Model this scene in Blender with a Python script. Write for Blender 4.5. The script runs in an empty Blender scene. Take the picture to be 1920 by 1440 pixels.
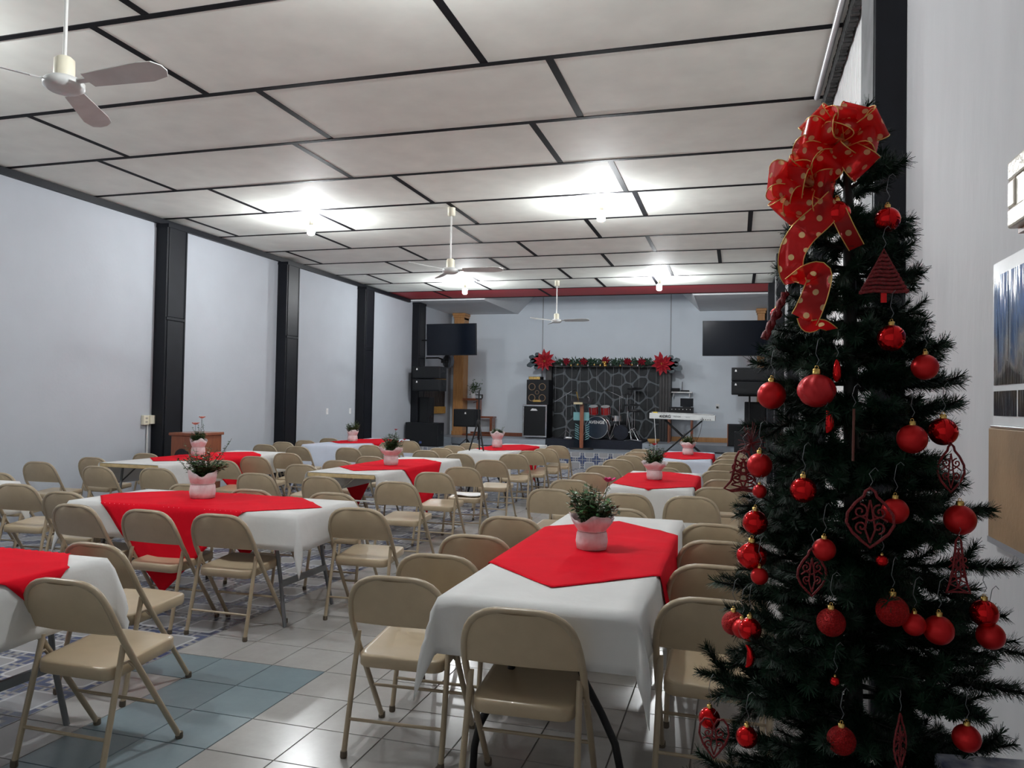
import bpy, bmesh, math, random
from mathutils import Matrix, Vector, noise
import numpy as np
PI = math.pi
C = bpy.context.scene.collection
sc = bpy.context.scene

# ------------------------------------------------------------------ camera, world, exposure
YAW, PITCH, ROLL = 0.2839, 0.0228, 0.018
def camera():
    f = Vector((-math.sin(YAW), math.cos(YAW), 0)); r = Vector((math.cos(YAW), math.sin(YAW), 0)); u = Vector((0, 0, 1))
    f, u = f*math.cos(PITCH) + u*math.sin(PITCH), u*math.cos(PITCH) - f*math.sin(PITCH)
    r, u = r*math.cos(ROLL) + u*math.sin(ROLL), u*math.cos(ROLL) - r*math.sin(ROLL)
    cd = bpy.data.cameras.new('camera'); co = bpy.data.objects.new('camera', cd); C.objects.link(co)
    m = Matrix.Identity(4)
    for i in range(3):
        m[i][0] = r[i]; m[i][1] = u[i]; m[i][2] = -f[i]
    m[2][3] = 1.5
    co.matrix_world = m
    cd.sensor_fit = 'HORIZONTAL'; cd.sensor_width = 36; cd.lens = 1444.1/1920*36
    cd.clip_start = .05; cd.clip_end = 200
    sc.camera = co
camera()
w = bpy.data.worlds.new('world'); sc.world = w; w.use_nodes = True
w.node_tree.nodes['Background'].inputs[0].default_value = (.62, .72, .9, 1)
w.node_tree.nodes['Background'].inputs[1].default_value = 0.35
sc.view_settings.view_transform = 'Standard'; sc.view_settings.look = 'None'
sc.view_settings.gamma = 1; sc.view_settings.use_curve_mapping = False
sc.view_settings.exposure = 0.76
sc.cycles.diffuse_bounces = 8; sc.cycles.max_bounces = 14; sc.cycles.sample_clamp_indirect = 6
BULB = 600.0          # emission of each ceiling bulb
ROOM_BACK = -2.4      # the wall behind the photographer

# ------------------------------------------------------------------ materials
MATS = {}
def nt(name):
    m = bpy.data.materials.new(name); m.use_nodes = True
    n = m.node_tree; return m, n, n.nodes['Principled BSDF']
def mat(name, col, rough=.5, metal=0, var=.06, scale=8, bump=0, bscale=60, coat=0, spec=.5, trans=0, col2=None, stretch=None):
    if name in MATS: return MATS[name]
    m, n, b = nt(name)
    N, L = n.nodes, n.links
    b.inputs['Roughness'].default_value = rough; b.inputs['Metallic'].default_value = metal
    b.inputs['Specular IOR Level'].default_value = spec; b.inputs['Coat Weight'].default_value = coat
    tc = N.new('ShaderNodeTexCoord'); src = tc.outputs['Object']
    if stretch:
        mp = N.new('ShaderNodeMapping'); mp.inputs['Scale'].default_value = stretch
        L.new(src, mp.inputs[0]); src = mp.outputs[0]
    nz = N.new('ShaderNodeTexNoise'); nz.inputs['Scale'].default_value = scale; nz.inputs['Detail'].default_value = 4
    L.new(src, nz.inputs['Vector'])
    mx = N.new('ShaderNodeMix'); mx.data_type = 'RGBA'
    c2 = col2 or tuple(min(1, c*(1+var)) for c in col); c1 = col if col2 else tuple(c*(1-var) for c in col)
    rp = N.new('ShaderNodeValToRGB'); rp.color_ramp.elements[0].position = .3; rp.color_ramp.elements[1].position = .7
    L.new(nz.outputs[0], rp.inputs[0]); L.new(rp.outputs[0], mx.inputs[0])
    mx.inputs[6].default_value = (*c1, 1); mx.inputs[7].default_value = (*c2, 1)
    L.new(mx.outputs[2], b.inputs['Base Color'])
    if bump:
        n2 = N.new('ShaderNodeTexNoise'); n2.inputs['Scale'].default_value = bscale; n2.inputs['Detail'].default_value = 5
        L.new(src, n2.inputs['Vector'])
        bp = N.new('ShaderNodeBump'); bp.inputs['Strength'].default_value = bump; bp.inputs['Distance'].default_value = .01
        L.new(n2.outputs[0], bp.inputs['Height']); L.new(bp.outputs[0], b.inputs['Normal'])
    if trans:
        tr = N.new('ShaderNodeBsdfTranslucent'); L.new(mx.outputs[2], tr.inputs[0])
        ms = N.new('ShaderNodeMixShader'); ms.inputs[0].default_value = trans
        L.new(b.outputs[0], ms.inputs[1]); L.new(tr.outputs[0], ms.inputs[2])
        L.new(ms.outputs[0], N['Material Output'].inputs[0])
    MATS[name] = m
    return m
def emit(name, col, s):
    m, n, b = nt(name)
    b.inputs['Base Color'].default_value = (*col, 1)
    b.inputs['Emission Color'].default_value = (*col, 1); b.inputs['Emission Strength'].default_value = s
    return m
def M_(N, op, a, b=None, L=None):
    x = N.new('ShaderNodeMath'); x.operation = op
    for i, v in enumerate((a, b)):
        if v is None: continue
        if isinstance(v, (int, float)): x.inputs[i].default_value = v
        else: L.new(v, x.inputs[i])
    return x.outputs[0]
def pattern_tile(name, ax, x0, y0, px=.33, py=.33):
    """glazed tile print: rounded white squares, navy crosses at the corners, white lines (world position)"""
    m, n, b = nt(name); N, L = n.nodes, n.links
    g = N.new('ShaderNodeNewGeometry'); sp = N.new('ShaderNodeSeparateXYZ'); L.new(g.outputs['Position'], sp.inputs[0])
    def dist(out, o, p):
        t = M_(N, 'DIVIDE', M_(N, 'SUBTRACT', out, o, L), p, L)
        return M_(N, 'PINGPONG', t, .5, L)
    u = dist(sp.outputs[ax[0]], x0, px); v = dist(sp.outputs[ax[1]], y0, py)
    mx = M_(N, 'MAXIMUM', u, v, L); mn = M_(N, 'MINIMUM', u, v, L)
    qx = M_(N, 'MAXIMUM', M_(N, 'SUBTRACT', .28, u, L), 0, L); qy = M_(N, 'MAXIMUM', M_(N, 'SUBTRACT', .28, v, L), 0, L)
    d = M_(N, 'SUBTRACT', M_(N, 'SQRT', M_(N, 'ADD', M_(N, 'MULTIPLY', qx, qx, L), M_(N, 'MULTIPLY', qy, qy, L), L), None, L), .11, L)
    out = M_(N, 'GREATER_THAN', d, .022, L)
    arm = M_(N, 'LESS_THAN', mx, .31, L)
    dot = M_(N, 'MULTIPLY', M_(N, 'GREATER_THAN', mx, .37, L), M_(N, 'LESS_THAN', mx, .44, L), L)
    dot = M_(N, 'MULTIPLY', dot, M_(N, 'LESS_THAN', mn, .115, L), L)
    arm = M_(N, 'MULTIPLY', arm, M_(N, 'LESS_THAN', mn, .135, L), L)
    blue = M_(N, 'MULTIPLY', M_(N, 'MULTIPLY', M_(N, 'MAXIMUM', arm, dot, L), out, L), M_(N, 'GREATER_THAN', mn, .028, L), L)
    line = M_(N, 'LESS_THAN', M_(N, 'ABSOLUTE', d, None, L), .022, L)
    c1 = N.new('ShaderNodeMix'); c1.data_type = 'RGBA'
    c1.inputs[6].default_value = (.29, .29, .30, 1); c1.inputs[7].default_value = (.045, .065, .15, 1); L.new(blue, c1.inputs[0])
    c2 = N.new('ShaderNodeMix'); c2.data_type = 'RGBA'
    L.new(c1.outputs[2], c2.inputs[6]); c2.inputs[7].default_value = (.52, .53, .56, 1); L.new(line, c2.inputs[0])
    L.new(c2.outputs[2], b.inputs['Base Color'])
    b.inputs['Roughness'].default_value = .26
    return m
def tile_mat(name, c1, c2, rough=.22):
    m, n, b = nt(name); N, L = n.nodes, n.links
    g = N.new('ShaderNodeNewGeometry')
    nz = N.new('ShaderNodeTexNoise'); nz.inputs['Scale'].default_value = 5; nz.inputs['Detail'].default_value = 6; nz.inputs['Roughness'].default_value = .7
    L.new(g.outputs['Position'], nz.inputs['Vector'])
    mp = N.new('ShaderNodeVectorMath'); mp.operation = 'MULTIPLY'; mp.inputs[1].default_value = (1/.33, 1/.33, 0)
    L.new(g.outputs['Position'], mp.inputs[0])
    fl = N.new('ShaderNodeVectorMath'); fl.operation = 'FLOOR'
    ad = N.new('ShaderNodeVectorMath'); ad.operation = 'ADD'; ad.inputs[1].default_value = (6.515, .455, 0)
    L.new(mp.outputs[0], ad.inputs[0]); L.new(ad.outputs[0], fl.inputs[0])
    wn = N.new('ShaderNodeTexWhiteNoise'); L.new(fl.outputs[0], wn.inputs[0])
    f = M_(N, 'ADD', M_(N, 'MULTIPLY', nz.outputs[0], 1.5, L), M_(N, 'MULTIPLY', wn.outputs[0], .35, L), L)
    f = M_(N, 'SUBTRACT', f, .45, L); 
    mx = N.new('ShaderNodeMix'); mx.data_type = 'RGBA'; mx.clamp_factor = True
    mx.inputs[6].default_value = (*c1, 1); mx.inputs[7].default_value = (*c2, 1); L.new(f, mx.inputs[0])
    L.new(mx.outputs[2], b.inputs['Base Color']); b.inputs['Roughness'].default_value = rough; b.inputs['Specular IOR Level'].default_value = .26
    n2 = N.new('ShaderNodeTexNoise'); n2.inputs['Scale'].default_value = 90; L.new(g.outputs['Position'], n2.inputs['Vector'])
    bp = N.new('ShaderNodeBump'); bp.inputs['Strength'].default_value = .06; bp.inputs['Distance'].default_value = .003
    L.new(n2.outputs[0], bp.inputs['Height']); L.new(bp.outputs[0], b.inputs['Normal'])
    return m
WALL = mat('wall_paint', (.46, .49, .535), .6, var=.025, scale=2.5, bump=.12, bscale=25, spec=.3)
WALLR = mat('wall_plaster', (.40, .40, .41), .65, var=.07, scale=3, bump=.35, bscale=14, spec=.3, stretch=(1, 1, .35))
CEIL = mat('ceiling_panel', (.85, .87, .81), .7, var=.05, scale=3, bump=.15, bscale=12, spec=.25)
BLACK = mat('black_paint', (.0035, .0045, .008), .45, spec=.3, var=.25, scale=5, bump=.05)
BATTEN = mat('batten_black', (.008, .008, .010), .6, var=.2, spec=.1)
BEAMRED = mat('beam_red', (.45, .028, .04), .55)
SOFFIT = mat('soffit_white', (.66, .68, .70), .7, var=.03)
GROUT = mat('grout', (.20, .19, .18), .8)
TILE_W = tile_mat('white_tile', (.32, .31, .30), (.425, .415, .405))
TILE_B = tile_mat('blue_tile', (.15, .205, .23), (.23, .285, .31), .3)
TILE_P = pattern_tile('pattern_tile', (0, 1), -3.14, 3.15)
TILE_R = pattern_tile('riser_tile', (0, 2), -3.36, .205, .322, .322)
CHAIR = mat('chair_enamel', (.43, .34, .225), .34, var=.04, scale=14, bump=.02, bscale=200, coat=.15)
CHAIRF = mat('chair_tube', (.37, .295, .20), .33, var=.05, scale=20, coat=.15)
RUBBER = mat('rubber_cap', (.11, .085, .06), .6)
CLOTH = mat('white_cloth', (.80, .80, .79), .85, var=.03, scale=6, bump=.2, bscale=18, spec=.15, trans=.22)
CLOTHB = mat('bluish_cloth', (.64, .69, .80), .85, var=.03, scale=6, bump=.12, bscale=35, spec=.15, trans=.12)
RED = mat('red_cloth', (.68, .008, .022), .85, var=.05, scale=5, bump=.12, bscale=30, spec=.06, trans=.1)
PLASTIC = mat('white_plastic', (.62, .61, .58), .5)
PLY = mat('table_edge', (.55, .42, .22), .6, var=.15, scale=20)
GREYM = mat('grey_metal', (.16, .17, .18), .4, metal=.3)
WHITEM = mat('white_metal', (.70, .70, .68), .4)
BLACKM = mat('black_metal', (.007, .007, .008), .45, spec=.35)
CHROME = mat('chrome', (.75, .77, .8), .15, metal=1)
GOLD = mat('gold', (.75, .50, .16), .25, metal=1)
PAPER = mat('pink_wrap', (.78, .63, .64), .55, col2=(.90, .86, .86), scale=22, trans=.25, bump=.3, bscale=40)
LEAF = mat('rose_leaf', (.040, .110, .036), .45, var=.5, scale=30)
LEAF2 = mat('pale_leaf', (.10, .15, .04), .5, var=.4, scale=30)
STEM = mat('stem', (.05, .07, .025), .6)
NEEDLE = mat('tree_needle', (.005, .024, .011), .5, var=.5, scale=20, spec=.22)
TWIG = mat('tree_wire', (.012, .014, .012), .6)
SPK = mat('speaker_black', (.006, .007, .010), .55, var=.2, scale=20, bump=.1, bscale=150, spec=.3)
GRILL = mat('speaker_grille', (.005, .006, .008), .5, var=.3, scale=200, bump=.3, bscale=400, spec=.3)
SCREEN = mat('screen_glass', (.003, .005, .010), .15, var=.1, spec=.3)
WOOD = mat('pine', (.42, .19, .065), .45, col2=(.56, .29, .11), scale=6, stretch=(6, 6, .6))
WOODD = mat('red_wood', (.20, .055, .025), .35, col2=(.27, .085, .035), scale=6, stretch=(8, 8, .8), coat=.3)
DARKWOOD = mat('dark_wood', (.016, .014, .016), .45, var=.3, scale=10)
STONE = mat('slate', (.008, .011, .014), .65, col2=(.019, .023, .027), scale=6, bump=.5, bscale=20)
MORTAR = mat('mortar', (.13, .145, .16), .8)
STAGE = mat('stage_floor_paint', (.33, .37, .42), .35, var=.06)
NAVY = mat('navy_carpet', (.006, .009, .020), .8, var=.3, scale=30)
WHITEP = mat('white_paint', (.8, .8, .8), .5)
CREAM = mat('cream_plastic', (.74, .70, .56), .4)
FANM = mat('fan_metal', (.60, .61, .60), .4, var=.08)
ORN = {'gloss': mat('bauble_gloss', (.62, .010, .012), .07, metal=.9, var=.02),
       'matte': mat('bauble_matte', (.56, .008, .010), .36, metal=.6, var=.04),
       'swirl': mat('bauble_swirl', (.62, .010, .012), .1, metal=.85),
       'swirlmatte': mat('bauble_swirl_matte', (.56, .015, .02), .36, metal=.4),
       'glitter': mat('bauble_glitter', (.50, .010, .012), .35, metal=.6, bump=1, bscale=420, var=.3, scale=300)}
FILI = mat('red_glitter', (.20, .008, .012), .5, var=.4, scale=250, bump=.5, bscale=300)
PINK = mat('pink_rose', (.62, .03, .20), .5, var=.2, scale=40)
ROSE = mat('red_rose', (.50, .02, .035), .5, var=.2, scale=40)
PEACH = mat('peach_rose', (.75, .36, .28), .5, var=.2, scale=40)
TEAL = mat('teal_print', (.16, .36, .38), .5)
GLASS = None
def glass():
    m, n, b = nt('clear_acrylic')
    b.inputs['Transmission Weight'].default_value = 1; b.inputs['Roughness'].default_value = .02; b.inputs['IOR'].default_value = 1.1
    b.inputs['Base Color'].default_value = (.75, .9, .95, 1)
    return m
GLASS = glass()

# ------------------------------------------------------------------ mesh builder
class MB:
    def __init__(s): s.v = []; s.f = []; s.m = []; s.sm = []; s.cur = 0; s.uv = None
    def add(s, vs, fs, smooth=False, M=None):
        o = len(s.v)
        s.v += [tuple(M @ Vector(p)) for p in vs] if M else [tuple(p) for p in vs]
        for f in fs: s.f.append([i+o for i in f]); s.m.append(s.cur); s.sm.append(smooth)
        return s
    def box(s, x0, x1, y0, y1, z0, z1, M=None):
        v = [(x, y, z) for z in (z0, z1) for y in (y0, y1) for x in (x0, x1)]
        return s.add(v, [(0, 2, 3, 1), (4, 5, 7, 6), (0, 1, 5, 4), (2, 6, 7, 3), (0, 4, 6, 2), (1, 3, 7, 5)], False, M)
    def cbox(s, c, d, M=None): return s.box(c[0]-d[0]/2, c[0]+d[0]/2, c[1]-d[1]/2, c[1]+d[1]/2, c[2]-d[2]/2, c[2]+d[2]/2, M)
    def tube(s, pts, r, n=8, closed=False, caps=True):
        P = [Vector(p) for p in pts]; k = len(P)
        R = r if isinstance(r, (list, tuple)) else [r]*k
        rings = []; up = None
        for i in range(k):
            a = P[(i-1) % k] if (closed or i > 0) else P[i]; b = P[(i+1) % k] if (closed or i < k-1) else P[i]
            t = (b-a).normalized()
            if up is None:
                up = Vector((0, 0, 1)) if abs(t.z) < .9 else Vector((1, 0, 0))
            x = up.cross(t)
            if x.length < 1e-4: x = Vector((0, 1, 0)).cross(t)
            x.normalize(); y = t.cross(x); up = y
            rings.append([P[i] + (x*math.cos(2*PI*j/n) + y*math.sin(2*PI*j/n))*R[i] for j in range(n)])
        v = [q for g in rings for q in g]; f = []
        for i in range(k if closed else k-1):
            a, b = i*n, ((i+1) % k)*n
            for j in range(n): f.append((a+j, a+(j+1) % n, b+(j+1) % n, b+j))
        s.add(v, f, True)
        if caps and not closed:
            s.add(rings[0], [tuple(reversed(range(n)))]); s.add(rings[-1], [tuple(range(n))])
        return s
    def lathe(s, prof, c=(0, 0, 0), n=20, M=None, smooth=True):
        v = []; f = []
        for r, z in prof: v += [(c[0]+r*math.cos(2*PI*j/n), c[1]+r*math.sin(2*PI*j/n), c[2]+z) for j in range(n)]
        for i in range(len(prof)-1):
            for j in range(n): f.append((i*n+j, i*n+(j+1) % n, (i+1)*n+(j+1) % n, (i+1)*n+j))
        s.add(v, f, smooth, M)
        if prof[0][0] > 1e-4: s.add(v[:n], [tuple(reversed(range(n)))], False, M)
        if prof[-1][0] > 1e-4: s.add(v[-n:], [tuple(range(n))], False, M)
        return s
    def ball(s, c, r, n=16, m=10, M=None, sq=(1, 1, 1)):
        pr = [(max(1e-5, math.sin(PI*i/m))*r, -math.cos(PI*i/m)*r) for i in range(m+1)]
        S = Matrix.Translation(c) @ Matrix.Diagonal((*sq, 1))
        return s.lathe(pr, n=n, M=(M @ S) if M else S)
    def prism(s, poly, h0, h1, M=None, inset=0):
        n = len(poly); cx = sum(p[0] for p in poly)/n; cy = sum(p[1] for p in poly)/n
        top = [(cx+(p[0]-cx)*(1-inset), cy+(p[1]-cy)*(1-inset), h1) for p in poly]
        v = [(p[0], p[1], h0) for p in poly] + top
        f = [tuple(reversed(range(n))), tuple(range(n, 2*n))] + [(i, (i+1) % n, n+(i+1) % n, n+i) for i in range(n)]
        return s.add(v, f, False, M)
    def grid(s, nu, nv, fn, smooth=True, closed=False):
        v = [fn(i/(nu-1), j/(nv-1)) for j in range(nv) for i in range(nu)]
        f = [(j*nu+i, j*nu+i+1, (j+1)*nu+i+1, (j+1)*nu+i) for j in range(nv-1) for i in range(nu-1)]
        return s.add(v, f, smooth)
    def mesh(s, name, mats):
        me = bpy.data.meshes.new(name); me.from_pydata(s.v, [], s.f)
        for m in (mats if isinstance(mats, (list, tuple)) else [mats]): me.materials.append(m)
        me.polygons.foreach_set('material_index', s.m); me.polygons.foreach_set('use_smooth', s.sm)
        me.update(); return me
    def build(s, name, mats, parent=None, bev=0, loc=None, solid=0):
        return link(name, s.mesh(name, mats), parent, bev, loc, solid)
def link(name, me, parent=None, bev=0, loc=None, solid=0):
    o = bpy.data.objects.new(name, me); C.objects.link(o)
    if parent: o.parent = parent
    if loc: o.location = loc
    if solid:
        md = o.modifiers.new('Solidify', 'SOLIDIFY'); md.thickness = solid; md.offset = 0
    if bev:
        md = o.modifiers.new('Bevel', 'BEVEL'); md.width = bev; md.segments = 2; md.limit_method = 'ANGLE'
    return o
def tag(o, label, cat, group=None, kind=None):
    o['label'] = label; o['category'] = cat
    if group: o['group'] = group
    if kind: o['kind'] = kind
    return o
def thing(name, label, cat, loc=(0, 0, 0), rz=0, group=None):
    o = bpy.data.objects.new(name, None); C.objects.link(o); o.empty_display_size = .1
    o.location = loc; o.rotation_euler = (0, 0, rz)
    return tag(o, label, cat, group)
def struct(name, mb, m, bev=0):
    o = mb.build(name, m, None, bev); o['kind'] = 'structure'; return o
def copy_tree(o, parent=None):
    c = o.copy(); C.objects.link(c); c.parent = parent
    for ch in list(o.children): copy_tree(ch, c)
    return c
def text_mesh(txt, size, depth=.001):
    cu = bpy.data.curves.new('lettering', 'FONT'); cu.body = txt; cu.size = size; cu.extrude = depth; cu.offset = size*.035; cu.align_x = 'CENTER'; cu.align_y = 'CENTER'
    o = bpy.data.objects.new('lettering', cu); C.objects.link(o)
    me = bpy.data.meshes.new_from_object(o.evaluated_get(bpy.context.evaluated_depsgraph_get()))
    bpy.data.objects.remove(o); return me
def lettering(txt, size, m, parent, loc, rot=(PI/2, 0, 0)):
    me = text_mesh(txt, size); me.materials.clear(); me.materials.append(m)
    o = link('lettering', me, parent, loc=loc); o.rotation_euler = rot; return o
rnd = random.Random(7)

# ------------------------------------------------------------------ room shell
XL, XR, YB, H = -7.83, .71, 20.6, 3.99
TS = .33; TX0, TY0 = -2.15, 3.81            # one tile joint crossing
def room():
    fl = struct('floor', MB().box(XL-.2, XR+.2, ROOM_BACK, 17.4, -.14, -.004), GROUT)
    fl['label'] = 'glossy tiled hall floor'
    f, r = Vector((-math.sin(YAW), math.cos(YAW))), Vector((math.cos(YAW), math.sin(YAW)))
    g = .0022
    tm = {k: MB().prism([(-TS/2+g, -TS/2+g), (TS/2-g, -TS/2+g), (TS/2-g, TS/2-g), (-TS/2+g, TS/2-g)], -.009, 0, inset=.008).mesh('tile', m)
          for k, m in (('w', TILE_W), ('b', TILE_B), ('p', TILE_P))}
    cells = []
    for i in range(-18, 10):
        for j in range(-25, 42):
            x, y = TX0 + (i+.5)*TS, TY0 + (j+.5)*TS
            if x < XL-.1 or x > XR+.1 or y > 17.45 or y < ROOM_BACK: continue
            d = f.x*x + f.y*y; vis = False
            if d > .5:
                u = 960 + 1444*(r.x*x+r.y*y)/d; v = 752 + 1444*1.5/d
                vis = -60 < u < 1500 and v < 1500
            if y > 3.81: k = 'p' if x < -3.14 else 'w'
            elif x < -3.14: k = 'p' if y > 2.49 else 'w'
            elif 3.48 < y < 3.81 and x < -2.15: k = 'b'
            elif y < 3.48 and -2.81 < x < -2.15: k = 'b'
            else: k = 'w'
            cells.append((0 if vis else 1, d if vis else y, x, y, k))
    cells.sort()
    for c in cells[:290]: link('tile', tm[c[4]], fl, loc=(c[2], c[3], 0))
    mb = MB()
    for c in cells[290:]:
        mb.cur = 'wbp'.index(c[4]); a = TS/2-g
        mb.prism([(c[2]-a, c[3]-a), (c[2]+a, c[3]-a), (c[2]+a, c[3]+a), (c[2]-a, c[3]+a)], -.009, 0, inset=.008)
    mb.build('tile', [TILE_W, TILE_B, TILE_P], fl)['kind'] = 'stuff'
    # ceiling: beige panels in running bond between black battens
    ce = struct('ceiling', MB().box(XL-.2, XR+.2, ROOM_BACK, 17.6, 4.025, 4.12), CEIL)
    rows = {-1: (-6.15, -3.74, -1.3), 0: (-6.6, -4.22, -1.81), 1: (-6.14, -3.76, -1.33), 2: (-6.56, -4.19, -1.78), 3: (-6.12, -3.70, -1.27),
            4: (-7.45, -5.45, -3.52, -1.18), 5: (-6.16, -3.88, -1.99, .15), 6: (-7.4, -5.3, -3.3, -1.3), 7: (-6.13, -4.15, -2.18, -.3),
            8: (-7.12, -5.15, -3.2, -1.21), 9: (-6.39, -5.28, -3.82, -2.72, -1.6, .3), 10: (-6.68, -4.2)}
    for k in range(-5, -1): rows[k] = (-6.15, -3.74, -1.3) if k % 2 else (-6.6, -4.2, -1.8)
    for k, xs in rows.items():
        y0 = 4.126 + 1.22*k; y1 = y0 + 1.22
        if y0 < ROOM_BACK: y0 = ROOM_BACK
        m = BEAMRED if k == 10 else CEIL
        e = [XL] + list(xs) + [XR]
        for a, b in zip(e[:-1], e[1:]):
            MB().box(a+.02, b-.02, y0+.015, y1-.015, H, 4.03).build('panel', m, ce, bev=.004)
        for x in xs: MB().box(x-.03, x+.03, y0+.02, y1-.02, H-.004, 4.03).build('batten', BATTEN, ce)
        MB().box(XL, XR, y0-.026, y0+.026, H-.006, 4.03).build('batten', BATTEN, ce)
    MB().box(XL, XR, 17.53, 17.575, H-.012, 4.12).build('batten', BATTEN, ce)
    # stage ceiling behind the red strip: two low soffits and a raised middle
    MB().box(XL, -5.88, 17.575, YB, 3.945, 4.02).build('soffit', SOFFIT, ce)
    MB().box(-.93, XR, 17.575, YB, 3.945, 4.02).build('soffit', SOFFIT, ce)
    s = MB(); s.add([(-5.88, 17.575, 3.945), (-5.88, YB, 3.945), (-5.36, YB, 4.47), (-5.36, 17.575, 4.47)], [(0, 1, 2, 3)])
    s.add([(-.93, 17.575, 3.945), (-.93, YB, 3.945), (-1.45, YB, 4.47), (-1.45, 17.575, 4.47)], [(3, 2, 1, 0)])
    s.build('soffit_slope', SOFFIT, ce, solid=.02)
    MB().box(-5.36, -1.45, 17.575, YB, 4.46, 4.53).build('soffit', SOFFIT, ce)
    MB().box(-5.4, -1.4, 17.56, 17.6, 4.1, 4.5).build('soffit', SOFFIT, ce)
    # walls
    struct('wall_left', MB().box(XL-.2, XL, ROOM_BACK, YB+.2, -.1, 4.6), WALL)
    struct('wall_right', MB().box(XR, XR+.2, ROOM_BACK, YB+.2, -.1, 4.6), WALLR)
    wb = struct('wall_back', MB().box(XL, XR, YB, YB+.2, 0, 4.6), mat('stage_wall_paint', (.70, .765, .83), .6, var=.02, scale=2, bump=.08, bscale=25))
    for x in (-5.15, -1.68): MB().box(x-.012, x+.012, YB-.012, YB, .54, 4.4).build('wall_joint', mat('joint_grey', (.36, .38, .41), .6), wb)
    struct('wall_front', MB().box(XL, XR, ROOM_BACK-.2, ROOM_BACK, 0, 4.1), WHITEP)  # unseen end wall, kept close and white to bounce light onto camera-facing sides
    t = struct('trim_1', MB().box(XL, XL+.06, ROOM_BACK, 17.55, 3.905, H-.008), BLACK)
    t = struct('trim_2', MB().box(.665, XR, ROOM_BACK, 17.5, 3.90, H-.008), BLACK)
    # ribbed white cladding between the first right-hand columns
    rb = MB(); y = 4.15
    while y < 6.66:
        rb.prism([(.70, y), (.70, y+.012), (.692, y+.017), (.692, y+.05), (.70, y+.055)], 0, 3.9); y += .058
    rb.box(.698, XR, 4.11, 6.7, 0, 3.9)
    struct('trim_3', rb, WHITEP)
    # stage
    st = struct('stage_floor', MB().box(XL, XR, 17.36, YB, 0, .37), STAGE)
    MB().box(XL, XR, 18.9, YB, .36, .54).build('stage_step', STAGE, st)
    g = .003; x = -3.36 - .322*14
    while x < XR:
        a, b = max(x, XL), min(x+.322, XR)
        for z0, z1 in ((0, .205), (.205, .37)):
            if b-a > .02: MB().box(a+g, b-g, 17.348, 17.362, z0+g, z1-g*.5).build('riser_tile', TILE_R, st)
        x += .322
    b = struct('baseboard_back', MB().box(-7.2, -4.9, YB-.025, YB, .54, .635), WOODD); b = struct('baseboard_stage', MB().box(-2.3, -.1, YB-.03, YB, .54, .66), WOOD)
room()

def left_columns():
    names = ('first', 'second', 'third', 'fourth')
    for k, y in enumerate((8.91, 11.89, 14.89, 17.8)):
        t = thing('steel_column', f'{names[k]} black steel column from camera along the left wall', 'column', (XL, y, 0), group='left wall columns')
        hh = 3.9 if k < 3 else 3.94
        z0 = 0 if k < 3 else .37
        MB().box(0, .19, .0, .39, z0, hh).build('column_shaft', BLACK, t, bev=.006)
        for a, b in ((z0+.03, 2.55), (2.60, hh-.03)): MB().box(.19, .2, .035, .365, a, b).build('side_panel', BLACK, t, bev=.004)
        MB().box(.185, .21, .01, .38, 2.555, 2.595).build('joint_strip', BLACK, t, bev=.003)
        MB().box(.19, .206, .365, .39, z0, hh).build('edge_strip', BLACK, t)
        MB().box(.0, .212, -.008, .4, hh-.05, hh).build('top_plate', BLACK, t)
    for k, y in enumerate((3.73, 6.7, 9.7, 12.7, 15.7)):
        n = ('nearest black column on right wall, partly behind the christmas tree', 'second black column on right wall, beside the big red bow',
             'third black column on right wall behind the christmas tree', 'fourth black column on right wall behind the christmas tree', 'farthest black column on right wall behind the christmas tree')[k]
        t = thing('steel_column', n, 'column', (XR, y, 0), group='right wall columns')
        MB().box(-.13, 0, 0, .39, 0, 3.9).build('column_shaft', [BLACK], t, bev=.004)
        MB().box(-.134, -.13, .03, .38, .1, 3.9).build('side_panel', mat('grey_sheen', (.12, .125, .13), .6, var=.3, scale=6) if k == 0 else BLACK, t)  # nearest column only: glancing reflection put into the panel's grey
    t = thing('steel_column', 'black column beside the right television at stage edge', 'column', (XR, 17.8, .37), group='right wall columns')
    MB().box(-.06, .0, 0, .3, 0, 3.57).build('column_shaft', BLACK, t, bev=.004)
left_columns()
def right_top():
    t = tag(MB().tube([(.585, -1, 3.945), (.585, 2, 3.945), (.585, 6.46, 3.945)], .022, 10).build('roller_tube', mat('satin_silver', (.62, .63, .65), .3, metal=.4)),
            'silvery white tube running along top of right wall under ceiling', 'tube')
    mb = MB(); y = -.8
    while y < 6.6:
        mb.cbox((.655, y, 3.9), (.05, .03, .11 + .02*math.sin(y*23))); mb.cbox((.655, y+.027, 3.9), (.035, .026, .10)); y += .054
    tag(mb.build('corrugated_strip', mat('dark_mesh', (.035, .035, .035), .7, var=.5, scale=40)), 'dark corrugated strip below the silvery tube on right wall', 'strip')
right_top()

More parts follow.
